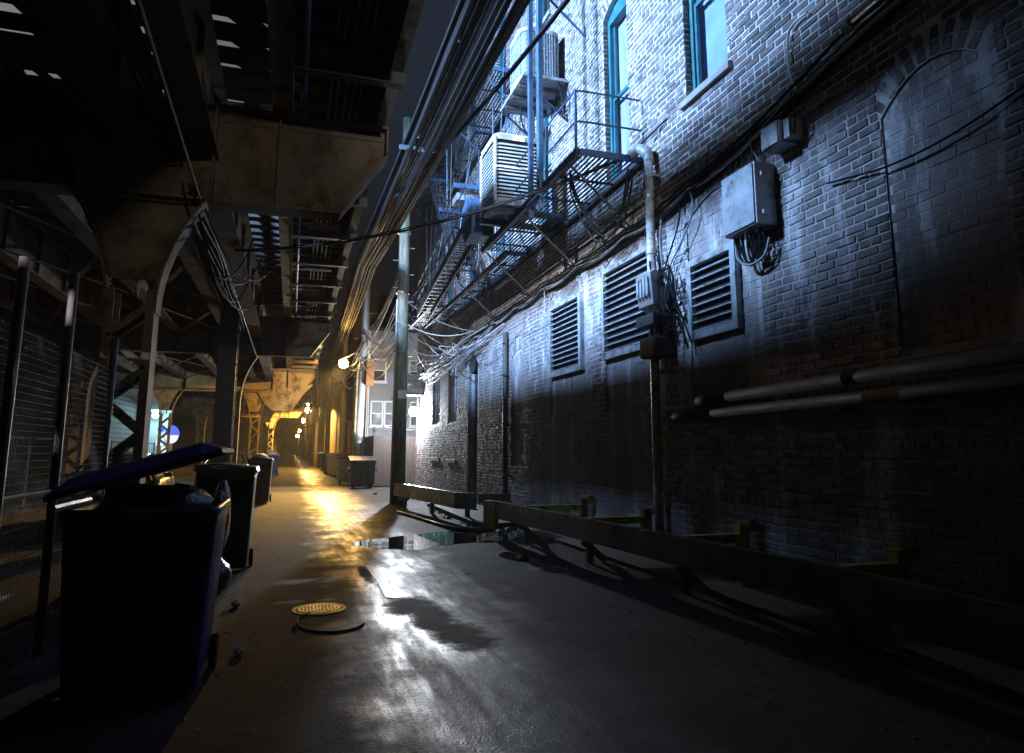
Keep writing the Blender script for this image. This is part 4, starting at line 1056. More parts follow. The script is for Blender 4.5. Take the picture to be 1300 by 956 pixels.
# wall lamp
wl = thing('wall_lamp', 'blazing white floodlight on the far end of brick wall', 'wall lamp', (4.9, 28.15, 3.1))
part(MB().box(4.90,5.0,28.05,28.25,3.05,3.35), 'mounting_box', 'black_iron', wl)
part(MB().box(4.58,4.92,27.98,28.26,3.26,3.31), 'hood', 'black_iron', wl, bevel=.01)
part(MB().ball((4.72,28.06,3.08), .19, 14, 10), 'bulb', 'bulb_white', wl, smooth=True)
hd = thing('duct_housing', 'dark metal housing jutting from the wall above floodlight', 'duct', (4.6, 27.4, 3.7))
part(MB().box(4.15,4.99,27.3,28.3,3.78,4.55), 'casing', 'grey_paint', hd, bevel=.02)
part(MB().box(4.12,4.99,27.28,28.32,3.70,3.775), 'base', 'steel_dark', hd)

# ================================================================ GUARD RAILS
gr = thing('guard_rail', 'long low steel guard rail with yellow brackets along brick wall', 'guard rail', (4.0, 7, 0))
def rail_x(y): return 3.58 + (4.12-3.58)*min(1, (12.1-y)/7.5) if y > 4.5 else 4.12 - (4.5-y)*.035
ysr = [12.15, 10.2, 8.2, 6.4, 4.5, 2.6, 1.0, -1.5]
m_ = MB(); rows = []
for y in ysr:
    x = rail_x(y); rows.append([(x-.015,y,.30),(x-.015,y,.595),(x+.05,y,.60),(x+.05,y,.585),(x+.005,y,.58),(x+.005,y,.315),(x+.05,y,.31),(x+.05,y,.295)])
m_.strip(rows, True); part(m_, 'beam', 'rail_steel', gr)
part(MB().prism([(rail_x(12.2)-.18,12.35),(rail_x(12.2)-.02,12.16),(rail_x(12.2)+.06,12.18),(rail_x(12.2)-.1,12.42)], 'z', .12, .60), 'end_board', 'orange_wood', gr)
for y in (11.0, 8.8, 6.65, 4.58, 2.5):
    x = rail_x(y)
    part(MB().box(4.72,4.84,y-.06,y+.06,0,.70), 'post', 'yellow_paint' if y < 8 else 'rail_steel', gr)
    part(MB().box(x+.055,4.718,y-.05,y+.05,.505,.60), 'bracket_arm', 'yellow_paint', gr)
    part(MB().box(4.845,4.95,y-.075,y+.02,.62,.74), 'post_cap', 'orange_wood', gr)
    part(MB().bar((x-.01,y,.30),(x+.33,y,.02),.09,.03, up=(0,1,0)), 'brace', 'yellow_paint', gr)
    part(MB().box(x+.055,x+.13,y-.04,y+.04,0,.50), 'stub_post', 'rail_steel', gr)
gr2 = thing('guard_rail', 'short bent guard rail section starting at the big wooden pole', 'guard rail', (3.2, 18, 0))
m_ = MB(); rows = []
for x, y in ((2.82,19.75),(3.05,18.3),(3.45,14.9),(3.78,14.35)):
    rows.append([(x-.015,y-.01,.26),(x-.015,y-.01,.60),(x+.05,y+.01,.605),(x+.05,y+.01,.59),(x+.01,y,.585),(x+.01,y,.275),(x+.05,y+.01,.27),(x+.05,y+.01,.25)])
m_.strip(rows, True); part(m_, 'beam', 'rail_steel', gr2)
m_ = MB(); m_.box(3.8,4.5,14.2,14.24,.42,.60); part(m_, 'return_beam', 'rail_steel', gr2)
for x, y in ((2.98,19.2),(3.25,16.8),(3.62,14.75)): part(MB().box(x+.03,x+.12,y-.05,y+.05,0,.56), 'post', 'rail_steel', gr2)
m_ = MB(); m_.cyl((2.83,18.9,.20),(3.1,18.9,.22),.05,8); part(m_, 'bolt_block', 'galvanised', gr2)
scatter('kerb_rubble', 3.3, 4.9, 11.5, 18, 90, .04, .14, 'dirt', 14, kind='stuff', label='heap of broken kerb stones and rubbish between the two guard rails', category='rubble')
MB().prism([(3.55,13.6),(3.62,13.2),(4.8,13.5),(4.8,19),(3.62,19)], 'z', 0, .09).build('kerb', 'dirt', kind='structure')
MB().box(4.25, 4.999, -2, 13.0, 0, .05).build('pavement', 'dirt', kind='structure')

# ================================================================ UTILITY POLES
def warm_lamp(pos, base_x, base_y, label, energy, bulbr=.12):
    t = thing('street_lamp', label, 'street lamp', (base_x, base_y, pos[2]), group='warm street lamps down the alley')
    part(MB().tube([(base_x, base_y, pos[2]+.1), ((base_x+pos[0])/2, base_y, pos[2]+.35), (pos[0], pos[1], pos[2]+.28)], .03, 8), 'arm', 'pole_metal', t, smooth=True)
    m_ = MB(); rows = []
    for rr, z in ((.05,.34),(.09,.30),(.13,.22),(.22,.14),(.24,.12)): rows.append([(pos[0]+rr*math.cos(2*math.pi*k/14), pos[1]+rr*math.sin(2*math.pi*k/14), pos[2]+z) for k in range(14)])
    m_.strip(rows, True); m_.cyl((pos[0],pos[1],pos[2]+.33),(pos[0],pos[1],pos[2]+.38),.05,10); part(m_, 'shade', 'galvanised', t, smooth=True)
    part(MB().ball((pos[0],pos[1],pos[2]+.06), bulbr, 12, 8), 'bulb', 'bulb_warm', t, smooth=True)
    near = pos[1] < 50
    lamp('warm_lamp_light', 'SPOT', (pos[0]-.05, pos[1]-.05, pos[2]-.16), energy, WARM, .1, (-.4 if near else pos[0]-.05, pos[1]+(-5.0 if near else .01), 0), 66 if near else 172, .85 if near else .15)
    if near: lamp('warm_lamp_road', 'SPOT', (pos[0]-.12, pos[1]-.08, pos[2]-.15), energy*1.7, WARM, .1, (-1.4, 22.4, 0), 45, .85)
    if near: lamp('warm_lamp_glow', 'SPOT', (pos[0]-.14, pos[1]-.1, pos[2]-.12), energy*.45, WARM, .1, (.5, 17, 6.0), 34, .6)
    if near: lamp('warm_lamp_spill', 'SPOT', (pos[0]-.1, pos[1]+.05, pos[2]-.14), energy*.19, WARM, .1, (.2, 37, 5.0), 95, .5)
def pole(x, y, h, r0, label, mat='pole_wood', arms=0, extras=True, lean=0):
    t = thing('utility_pole', label, 'utility pole', (x, y, 0))
    part(MB().tube([(x+lean*k/6, y, h*k/6) for k in range(7)], [r0*(1-.32*k/6) for k in range(7)], 16), 'shaft', mat, t, smooth=True)
    for k in range(arms):
        z = h - .5 - .7*k; part(MB().box(x-1.1, x+1.1, y-.16, y-.05, z, z+.11), 'crossarm', 'pole_wood_dark', t)
        for q in (-1,-.6,.6,1): part(MB().cyl((x+q, y-.1, z+.11), (x+q, y-.1, z+.26), .035, 8), 'insulator', 'galvanised', t)
    if extras:
        for k in range(14):
            z = 2.2+.42*k; part(MB().cyl((x+r0*.8*(1 if k%2 else -1), y, z), (x+(r0+.12)*(1 if k%2 else -1), y, z), .012, 6), 'step_bolt', 'galvanised', t)
    return t
bp = pole(3.02, 20.35, 11.9, .205, 'big weathered wooden utility pole lit pale green beside guard rail')
part(MB().tube([(2.80,20.28,0),(2.84,20.28,6.0)], .03, 8), 'riser_conduit', 'pole_metal', bp)
part(MB().box(2.9,3.16,20.08,20.16,3.0,3.25), 'tag', 'galvanised', bp)
for z in (4.4,6.2,8.1): part(MB().cyl((3.0,20.35,z),(3.0,20.35,z+.05), .205, 16), 'band', 'galvanised', bp)
p2_ = pole(2.72, 30.5, 10.8, .19, 'slimmer pale pole behind the big wooden pole', 'pole_metal', lean=.25)
part(MB().box(2.95,3.3,30.1,30.45,4.3,5.35), 'transformer_box', 'orange_wood', p2_, bevel=.03)
part(MB().tube([(2.55,30.3,0),(2.6,30.3,5.2)], .05, 8), 'riser_conduit', 'steel_amber_lit', p2_)
specs = [(2.62,38.6,9.5,'wooden pole carrying the nearest glowing amber lamp'),(2.25,47,8.6,'brown pole past the nearest amber lamp'),(2.7,57,9,'dark pole midway down the alley on the right'),
         (2.3,70,9,'amber lit pole deep in the alley before second lamp'),(2.55,84,9,'thin distant pole just before the second lamp'),(2.5,101,9,'distant pole holding the second amber lamp'),(2.4,136,9,'farther pole holding the third amber lamp'),(2.4,250,9,'farthest pole at the end of the alley')]
for x,y,h,l in specs: pole(x,y,h,.17,l,'pole_wood_dark', arms=1 if y < 60 else 0, extras=y < 40)
warm_lamp((2.12,32.3,5.42), 2.9, 30.6, 'nearest amber street lamp glowing left of the grey house', 9000, .22)
warm_lamp((2.0,100,7.0), 2.5, 101, 'second amber street lamp, seen below the yellow lit girder', 22000, .4)
warm_lamp((1.9,135,7.0), 2.4, 136, 'third amber street lamp just below the second', 22000, .4)
warm_lamp((1.9,249,6.4), 2.4, 250, 'farthest tiny amber street lamp near the vanishing point', 5000, .5)
warm_lamp((1.2,62,5.4), 1.6, 62.3, 'small amber lamp on the underside of the tracks deep in the alley', 7500, .12)
warm_lamp((1.7,180,6.3), 2.2, 181, 'fourth amber street lamp low over the far alley', 13000, .42)

# ================================================================ OVERHEAD CABLES
oc = thing('overhead_cables', 'thick black bundle of overhead cables running above the alley', 'cables', (1.9, 20, 7))
r = random.Random(77)
n_c = 34
for j in range(n_c):
    f = j / (n_c - 1)
    x0 = 1.72 + .74*f + r.uniform(-.03,.03); z0 = 7.05 + .35*math.sin(j*2.1) + r.uniform(-.12,.12)
    pts = [(x0 + .12, -3, z0 + .25)]
    spans = [(-3, 20.35), (20.35, 38.6), (38.6, 57), (57, 84), (84, 136)]
    ends = [(x0+.12, z0+.25)] + [(1.62+.5*f+r.uniform(-.05,.05), 7.15+.28*math.sin(j*2.1)+.1*r.random()), (1.75+.35*f, 6.9+.25*math.sin(j*2.1)), (1.9+.35*f, 6.9+.25*math.sin(j*2.1)), (2+.2*f, 6.9+.2*math.sin(j)), (2.1, 6.9)]
    pts = []
    for (a, b), (xa, za), (xb, zb_) in zip(spans, ends, ends[1:]):
        sag = .25 + r.uniform(0,.22)
        for q in range(12):
            t = q/12; pts.append((xa+(xb-xa)*t, a+(b-a)*t, za+(zb_-za)*t - 4*sag*t*(1-t) + .008*math.sin(j+q*2.2)))
    part(MB().tube(pts, r.choice((.014,.02,.026,.032,.038)), 6), 'cable', 'rubber' if j != 9 and j != 15 else 'rubber_gloss', oc, smooth=True)
m_ = MB()
for y in (5.5, 8.2, 11, 14, 17):
    for _ in range(3):
        x = 1.8 + r.uniform(0,.5); z = 6.95 + r.uniform(-.2,.2); m_.cyl((x-.02,y+_*.3,z-.02),(x+.02,y+.05+_*.3,z+.02),.035,6)
part(m_, 'clips', 'cable_grey', oc, kind='stuff')
part(MB().box(1.55,2.35,11.3,11.36,6.72,6.78), 'spreader_bar', 'blue_iron', oc)
sw = thing('service_cable', 'long black drop cable crossing from railway to weatherhead on wall', 'cable', (2, 9, 5.4))
P_a, P_b = (-1.1, 12.5, 4.95), (4.78, 9.0, 6.02)
def sagline(a, b, s_, n=26): return [(a[0]+(b[0]-a[0])*t, a[1]+(b[1]-a[1])*t, a[2]+(b[2]-a[2])*t - 4*s_*t*(1-t)) for t in [q/n for q in range(n+1)]]
part(MB().tube(sagline(P_a, P_b, .36), .018, 6), 'cable', 'rubber', sw)
part(MB().tube([(p[0], p[1]+.02, p[2]+.03+.012*math.sin(i*2.2)) for i, p in enumerate(sagline(P_a, P_b, .35, 50))], .012, 5), 'messenger_wire', 'rubber', sw)
part(MB().tube(sagline(P_b, (4.99, 8.2, 6.28), .0, 4), .014, 6), 'anchor_wire', 'rubber', sw)
part(MB().cyl((4.75,9.0,6.02),(4.80,8.86,6.06),.04,8), 'insulator', 'galvanised', sw)
sw2 = thing('service_cable', 'heavy black cable slanting steeply across the upper fire escape', 'cable', (2.6, 8, 7))
part(MB().tube(sagline((3.35,5.4,7.35), (1.75,14.2,6.75), .25), .034, 8), 'cable', 'rubber', sw2, smooth=True)
# slack wires between the poles
r = random.Random(90)
slk = thing('slack_wires', 'curved slack wires slung between the pale poles', 'wires', (2.9, 25, 6))
for j in range(15):
    a = (3.0+r.uniform(-.15,.1), 20.4, r.uniform(4.4,7.8)); b = (2.8+r.uniform(-.1,.1), 30.4, r.uniform(5.2,7.2)) if j % 3 else (2.4, 38.4, r.uniform(5.4,7))
    part(MB().tube(sagline(a, b, r.uniform(.3,1.0), 14), r.choice((.012,.016,.022)), 5), 'wire', r.choice(('cable_pale','rubber','cable_grey')), slk)
for j in range(8):
    a = (2.8, 30.4, r.uniform(4.6,6.4)); b = (2.3+r.uniform(-.2,.4), r.choice((38.5,47,57)), r.uniform(5,6.8))
    part(MB().tube(sagline(a, b, r.uniform(.3,1.2), 14), .016, 5), 'wire', r.choice(('cable_pale','rubber')), slk)
for j in range(7):
    a = (3.0, 20.4, r.uniform(4.2,6.5)); b = (4.9, r.uniform(17,27), r.uniform(4.3,5.2))
    part(MB().tube(sagline(a, b, r.uniform(.2,.7), 12), .013, 5), 'wire', r.choice(('cable_pale','cable_grey')), slk)
far_w = thing('slack_wires', 'tangle of amber lit wires under tracks deep in the alley', 'wires', (1.6, 60, 6))
for j in range(26):
    y0_ = r.uniform(38, 95); y1_ = y0_ + r.uniform(8, 26)
    a = (r.uniform(.4,2.4), y0_, r.uniform(4.6,6.9)); b = (r.uniform(.0,2.4), y1_, r.uniform(4.2,6.9))
    part(MB().tube(sagline(a, b, r.uniform(.2,1.3), 12), .02, 5), 'wire', r.choice(('cable_pale','cable_grey')), far_w)

# ================================================================ BUILDINGS BEYOND
def facing_camera_window(par, x0, x1, z0, z1, y, lit=False, wmat='window_dark', half=True):
    m_ = MB(); f = .07
    m_.box(x0-f,x0,y-.06,y+.05,z0-f,z1+f); m_.box(x1,x1+f,y-.06,y+.05,z0-f,z1+f); m_.box(x0,x1,y-.058,y+.05,z0-f,z0); m_.box(x0,x1,y-.058,y+.05,z1,z1+f)
    if half: m_.box(x0,x1,y-.05,y+.04,(z0+z1)/2-.025,(z0+z1)/2+.025)
    fr = part(m_, 'window', 'white_frame', par)
    MB().add([(x0,y+.001,z0),(x1,y+.001,z0),(x1,y+.001,z1),(x0,y+.001,z1)],[(0,1,2,3)]).build('pane', 'lit_window' if lit else wmat, fr)
    MB().add([(x0,y-.004,(z0+z1)/2+.025),(x1,y-.004,(z0+z1)/2+.025),(x1,y-.004,z1),(x0,y-.004,z1)],[(0,1,2,3)]).build('shade', 'siding', fr)
    MB().box(x0-.12,x1+.12,y-.12,y-.02,z0-f-.07,z0-f-.002).build('sill','white_frame',fr)
sh = thing('siding_house', 'grey sided house with white framed windows behind the wooden poles', 'house', (6, 33.5, 0))
part(MB().box(3.35,12,33.5,41,0,7.3), 'wall', 'siding', sh)
m_ = MB(); z = .0
while z < 7.2: m_.add([(3.34,33.47,z),(12,33.47,z),(12,33.495,z+.2),(3.34,33.495,z+.2),(3.34,33.5,z),(12,33.5,z)],[(0,1,2,3),(1,0,4,5)]); m_.add([(3.32,33.5,z),(3.32,41,z),(3.345,41,z+.2),(3.345,33.5,z+.2)],[(3,2,1,0)]); z += .2
part(m_, 'clapboards', 'siding', sh, kind='stuff')
part(MB().box(3.2,12.1,33.3,41.1,7.3,7.45), 'roof', 'steel_dark', sh)
part(MB().box(3.33,3.42,33.44,33.465,0,7.3), 'corner_board', 'white_frame', sh)
for x0,x1 in ((3.62,4.18),(5.4,6.1)): facing_camera_window(sh,x0,x1,4.85,5.85,33.46)
for x0,x1 in ((3.60,4.08),(4.25,4.7),(5.5,6.1)): facing_camera_window(sh,x0,x1,2.72,3.80,33.46)
part(MB().tube([(3.42,33.38,0),(3.42,33.38,7.2)],.04,8), 'drainpipe', 'white_frame', sh)
bb = thing('brick_building', 'tall flat roofed brown brick building beyond the grey house', 'building', (6, 45, 0))
part(MB().box(3.3,13,45,70,0,11.7), 'wall', 'far_brick', bb)
part(MB().box(3.2,13.1,44.9,70.1,11.7,11.95), 'parapet', 'stone_sill', bb)
for z in (5.5, 8.8):
    for x in (4.2, 6.2): facing_camera_window(bb, x, x+.9, z, z+1.6, 44.96)
bb2 = thing('brick_building', 'low brown wall of the garage between house and alley', 'garage', (5, 43, 0))
part(MB().box(2.95,3.3,41.2,44.8,0,3.1), 'wall', 'far_brick', bb2); part(MB().box(2.9,3.33,41.15,44.85,3.1,3.2), 'coping', 'stone_sill', bb2)
def row_building(x, y0, y1, h, mat, label):
    t = thing('row_building', label, 'building', (x, (y0+y1)/2, 0))
    hs = []; y = y0 + 1.2
    while y < y1 - 1.5:
        for z in (1.2, 4.4, 7.6):
            if z + 1.7 < h: hs.append((y, y+1.0, z, z+1.6))
        y += 2.9
    m_ = MB()
    for a,b,c,d in facade(y0,y1,0,h,hs): m_.add([(x,a,c),(x,b,c),(x,b,d),(x,a,d)],[(3,2,1,0)])
    m_.add([(x,y0,0),(x+8,y0,0),(x+8,y0,h),(x,y0,h)],[(0,1,2,3)]); m_.add([(x,y0,h),(x+8,y0,h),(x+8,y1,h),(x,y1,h)],[(0,1,2,3)])
    part(m_, 'wall', mat, t)
    rr = random.Random(int(y0))
    for a,b,c,d in hs:
        fr = part(MB().box(x-.03,x+.1,a,a+.07,c,d).box(x-.03,x+.1,b-.07,b,c,d).box(x-.028,x+.1,a+.07,b-.07,c,c+.07).box(x-.028,x+.1,a+.07,b-.07,d-.07,d).box(x,x+.09,a+.07,b-.07,(c+d)/2-.02,(c+d)/2+.02), 'window', 'stone_sill', t)
        MB().add([(x+.08,a,c),(x+.08,b,c),(x+.08,b,d),(x+.08,a,d)],[(3,2,1,0)]).build('pane','lit_window' if rr.random() < .07 else 'window_dark', fr)
    part(MB().box(x-.1,x+.25,y0,y1,h,h+.2), 'parapet', 'stone_sill', t)
    m_ = MB(); m_.tube([(x-.06,y0+.5,0),(x-.06,y0+.5,h)],.05,8); part(m_, 'drainpipe', 'steel_amber_lit', t)
row_building(3.2, 70.5, 88, 9, 'far_brick', 'brown building after the tall flat roofed one along alley')
row_building(3.5, 88.5, 112, 7, 'dark_wall', 'dark low building opposite the second amber lamp')
row_building(3.1, 113, 150, 10, 'far_brick', 'distant brown building near the vanishing point')
row_building(3.4, 151, 230, 8, 'dark_wall', 'farthest dark building closing the right of the alley')
# back of the lots on the far left
lb = thing('dark_building', 'unlit building across the street beyond the tracks', 'building', (-14, 30, 0))
part(MB().box(-24,-14,-10,34,0,9), 'wall', 'dark_wall', lb); part(MB().box(-24.1,-13.9,-10.1,34.1,9,9.3), 'parapet', 'stone_sill', lb)
lb2 = thing('dark_building', 'long unlit building far beyond the tracks at left', 'building', (-12, 110, 0))
part(MB().box(-22,-12.5,46,220,0,8), 'wall', 'dark_wall', lb2)
part(MB().box(-22.1,-12.4,45.9,220.1,8,8.3), 'parapet', 'stone_sill', lb2)
eb_ = thing('dark_building', 'dark building closing the very end of the alley', 'building', (0, 330, 0))
part(MB().box(-14,16,330,345,0,12), 'wall', 'dark_wall', eb_); part(MB().box(-14.1,16.1,329.9,345.1,12,12.3), 'parapet', 'stone_sill', eb_)

# ================================================================ FENCES
wf = thing('wooden_fence', 'brown upright board fence behind the dumpsters', 'fence', (4, 28.9, 0))
x = 3.1; r = random.Random(17)
bm = MB().box(0,.135,0,.022,0,1).mesh('board'); bm.materials.append(MT['fence_wood'])
for k in range(14):
    h = 2.05 + r.uniform(-.03,.03)
    inst(bm, 'board', wf, Matrix.Translation((3.28+.14*k-4, 29.35-28.9, .05)) @ Matrix.Diagonal((1,1,h,1)))
for k in range(24):
    inst(bm, 'board', wf, Matrix.Translation((3.26-4, 29.4+.15*k-28.9, .05)) @ Matrix.Rotation(R(90),4,'Z') @ Matrix.Diagonal((1,1,2.05+r.uniform(-.03,.03),1)))
for x_ in (3.3, 4.3, 5.2): part(MB().box(x_-.05,x_+.05,29.39,29.49,0,2.5), 'post', 'fence_wood', wf)
for z in (.5,1.7): part(MB().box(3.28,5.25,29.373,29.388,z,z+.09), 'rail', 'fence_wood', wf)
part(MB().box(3.24,5.25,29.28,29.46,2.35,2.42), 'top_rail', 'fence_wood', wf)
# chain link fence at left
cf = thing('mesh_fence', 'tall dark wire mesh fence on leaning posts under the railway', 'fence', (-1.75, 7, 0))
fx = -1.72
for y, z1, lean in ((5.1,2.75,0),(6.2,2.9,.06),(7.6,2.6,0),(9.15,2.85,0),(9.45,2.9,.0)):
    part(MB().tube([(fx,y,0),(fx+lean*.3,y-lean*2,z1)], .032 if y < 9 else .045, 10), 'post', 'steel_dark', cf, smooth=True)
m_ = MB(); z = .08
while z < 2.3: m_.bar((fx,2.5,z),(fx,9.4,z),.0025,.004); z += .05
y = 2.5
while y < 9.4: m_.bar((fx+.003,y,.05),(fx+.003,y,2.3),.0025,.0025); y += .05
part(m_, 'wire_mesh', 'mesh_dark', cf, kind='stuff')
for z in (1.2,): part(MB().tube([(fx,2.5,z),(fx,9.4,z)], .015, 8), 'rail', 'mesh_dark', cf)
cf2 = thing('mesh_fence', 'low mesh fence under the tracks past the parked cars', 'fence', (-6.6, 30, 0))
for k in range(9): part(MB().tube([(-6.8,16+3*k,0),(-6.8,16+3*k,1.9)],.03,8), 'post', 'pipe_grey', cf2)
part(MB().tube([(-6.8,16,1.85),(-6.8,40,1.85)],.02,6), 'rail', 'pipe_grey', cf2)

# ================================================================ BINS
def cart(name, label, cat, x0, x1, y0, y1, h, mat, lid_open=0, taper=.12, wheels=True, lid=True, group=None, lidmat=None, ribs=False):
    t = thing(name, label, cat, ((x0+x1)/2, (y0+y1)/2, 0), group=group)
    cx, cy, hx, hy = (x0+x1)/2, (y0+y1)/2, (x1-x0)/2, (y1-y0)/2
    rows = []
    for z, s_ in ((.06,1-taper*1.35),(.10,1-taper*1.2),(h*.55,1-taper*.55),(h-.10,1-taper*.12),(h-.095,1.0),(h,1.0)): rows.append(rrect(cx,cy,hx*s_,hy*s_,.06,z,4))
    inner = [rrect(cx,cy,hx*.94,hy*.94,.05,h,4), rrect(cx,cy,hx*.9,hy*.9,.05,h-.5,4)]
    m_ = loft(rows + inner); m_.add(rows[0], [tuple(range(20))[::-1]]); m_.add(inner[1], [tuple(range(20))])
    b = part(m_, 'body', mat, t, smooth=True)
    rim = MB(); o_ = [rrect(cx,cy,hx*1.03,hy*1.03,.07,h-.035,4), rrect(cx,cy,hx*1.035,hy*1.035,.07,h-.005,4), rrect(cx,cy,hx*1.0,hy*1.0,.06,h+.012,4), rrect(cx,cy,hx*.95,hy*.95,.05,h+.002,4)]
    rim.strip(o_, True); part(rim, 'rim', mat, t, smooth=True)
    if ribs:
        for k in range(-2,3): part(MB().box(cx+k*hx*.36-.02, cx+k*hx*.36+.02, y0-.012, y0+.06, .3, h-.12), 'rib', mat, t)
    if lid:
        m_ = MB(); th = .035
        ca = math.cos(lid_open); sa = math.sin(lid_open)
        lx0, lx1 = x0-.03, x1+.03; L_ = hy*2+.08
        prof = [(0,0,.0),(.03,.0,.055),(.5,0,.085),(.97,0,.055),(1,0,0)]
        top = []; bot = []
        for u, _, dz in prof:
            row1 = []; row2 = []
            for s_ in (0,.06,.5,.94,1):
                xx = lx0 + (lx1-lx0)*u; d = L_*s_; zz = dz*(1 if 0 < s_ < 1 else .3)
                row1.append((xx, y1+.03 - d*ca - zz*sa*0, h+.02 + d*sa + zz)); row2.append((xx, y1+.03 - d*ca, h+.0 + d*sa + max(0, zz-.03)))
            top.append(row1); bot.append(row2)
        m_.strip(top); m_.strip([rw[::-1] for rw in bot])
        for A, B in ((top[0], bot[0]), (top[-1][::-1], bot[-1][::-1])): m_.strip([B, A])
        m_.strip([[rw[0] for rw in bot][::-1], [rw[0] for rw in top][::-1]]); m_.strip([[rw[-1] for rw in bot], [rw[-1] for rw in top]])
        part(m_, 'lid', lidmat or mat, t)
        part(MB().cyl((x0+.06,y1+.04,h+.01),(x1-.06,y1+.04,h+.01),.022,8), 'hinge_bar', 'black_plastic', t)
    if wheels:
        for s_ in (-1,1): part(MB().cyl((cx+s_*(hx*.86),y1-.1,.11),(cx+s_*(hx*.86)+.05*s_,y1-.1,.11),.11,16), 'wheel', 'rubber', t)
    return t
# big blue cart in front, lid leaning open over the heaped rubbish
bc = cart('recycling_cart', 'large dark blue recycling cart in front with lid propped open on rubbish', 'bin', -1.28, -.42, 4.75, 5.62, 1.14, 'blue_plastic', lid=False)
m_ = MB()
# lid hinged along the fence side, tilted so its alley side is up
def lidpt(u, v, w_): # u along tilt 0..1 , v along Y 0..1, w thickness
    a = R(17); L_ = .98; x = -1.36 + u*L_*math.cos(a) - w_*math.sin(a); z = 1.20 + u*L_*math.sin(a) + w_*math.cos(a); return (x, 4.72 + v*.98 + u*.16, z)
grid = []
for i in range(9):
    u = i/8; row = []
    for j in range(9):
        v = j/8; e = min(u,1-u,v,1-v); row.append(lidpt(u, v, .03 + min(.07, e*.9) + (.012 if (j in (2,6) and 0<i<8) else 0)))
    grid.append(row)
m_.strip(grid); g2 = [[lidpt(i/8, j/8, 0 + min(.05, min(i,8-i,j,8-j)/8*.8)) for j in range(9)] for i in range(9)]
m_.strip([q[::-1] for q in g2])
edge = lambda g: [g[0][j] for j in range(9)] + [g[i][8] for i in range(1,9)] + [g[8][j] for j in range(7,-1,-1)] + [g[i][0] for i in range(7,0,-1)]
m_.strip([edge(g2), edge(grid)], True)
part(m_, 'lid', 'blue_plastic', bc)
part(MB().cyl((-1.34,4.8,1.16),(-1.34,5.6,1.16),.025,8), 'hinge_bar', 'black_plastic', bc)
for k in range(-2,3): part(MB().prism([(4.80+.052,.35),(4.80-.012,1.0),(4.80+.01,1.02),(4.80+.08,.33)], 'x', -.85+k*.15-.02, -.85+k*.15+.02), 'front_rib', 'blue_plastic', bc)
part(MB().box(-1.0,-.70,4.735,4.765,1.03,1.10), 'grab_bar', 'black_plastic', bc)
MB().box(-.62,-.2,4.95,5.35,1.0,1.22)
def crump(name, loc, sx, sy, sz, mat, seed, label, cat):
    r = random.Random(seed); m_ = MB(); m_.ball((0,0,0), 1, 14, 9)
    m_.v = [(x*sx*(1+r.uniform(-.12,.12)), y*sy*(1+r.uniform(-.12,.12)), z*sz*(1+r.uniform(-.1,.14))) for x,y,z in m_.v]
    o = m_.build(name, mat, smooth=True, loc=loc, label=label, category=cat); return o
crump('trash_bag', (-.72,5.2,1.12), .24,.28,.15, 'trash_bag', 1, 'black rubbish bag stuffed under the open lid of blue cart', 'rubbish bag')
crump('trash_bag', (-.48,5.72,1.0), .07,.22,.26, 'trash_bag', 2, 'torn plastic bag hanging off the rim behind the blue cart', 'rubbish bag')
cb = MB().box(-.22,.22,-.01,.01,-.14,.14).build('cardboard_sheet','cardboard',loc=(-.88,4.98,1.20),label='folded brown cardboard sheet poking from the blue cart', category='cardboard'); cb.rotation_euler = (R(52), R(5), R(8))
cart('waste_cart', 'black waste cart right behind the blue one with glinting ribbed lid', 'bin', -.98, -.42, 9.35, 10.1, 1.22, 'black_plastic', group='black carts along left edge')
part(MB().tube([(-.95+.055*k, 9.33, 1.275+.012*(k%2)) for k in range(10)], .014, 6), 'lid_edge_glint', 'cardboard', bpy.data.objects['waste_cart'])  # warm lamplight on the lid ridges, painted as a tan strip
cart('waste_cart', 'black waste cart touching the rear of ribbed lid cart', 'bin', -1.25, -.62, 10.6, 11.4, 1.22, 'black_plastic', group='black carts along left edge')
cart('waste_container', 'dark container with paper stuffed on top near the yellow column', 'bin', -1.15, -.50, 21.0, 22.3, 1.2, 'black_plastic', group='black carts along left edge')
cart('recycling_cart', 'small blue cart heaped with bags far down on the left', 'bin', -1.3, -.65, 43, 44, 1.25, 'blue_plastic', lid=False)
crump('trash_bag', (-1.0,43.5,1.3), .3,.4,.18, 'paper', 6, 'pale bags piled in the far blue cart', 'rubbish bag')
crump('trash_bag', (-.85,21.6,1.32), .22,.4,.10, 'paper', 7, 'crumpled pale paper on the dark container lid', 'rubbish')
crump('trash_bag', (-.75,8.3,.16), .2,.3,.2, 'trash_bag', 8, 'black rubbish bag slumped beside black cart foot', 'rubbish bag')
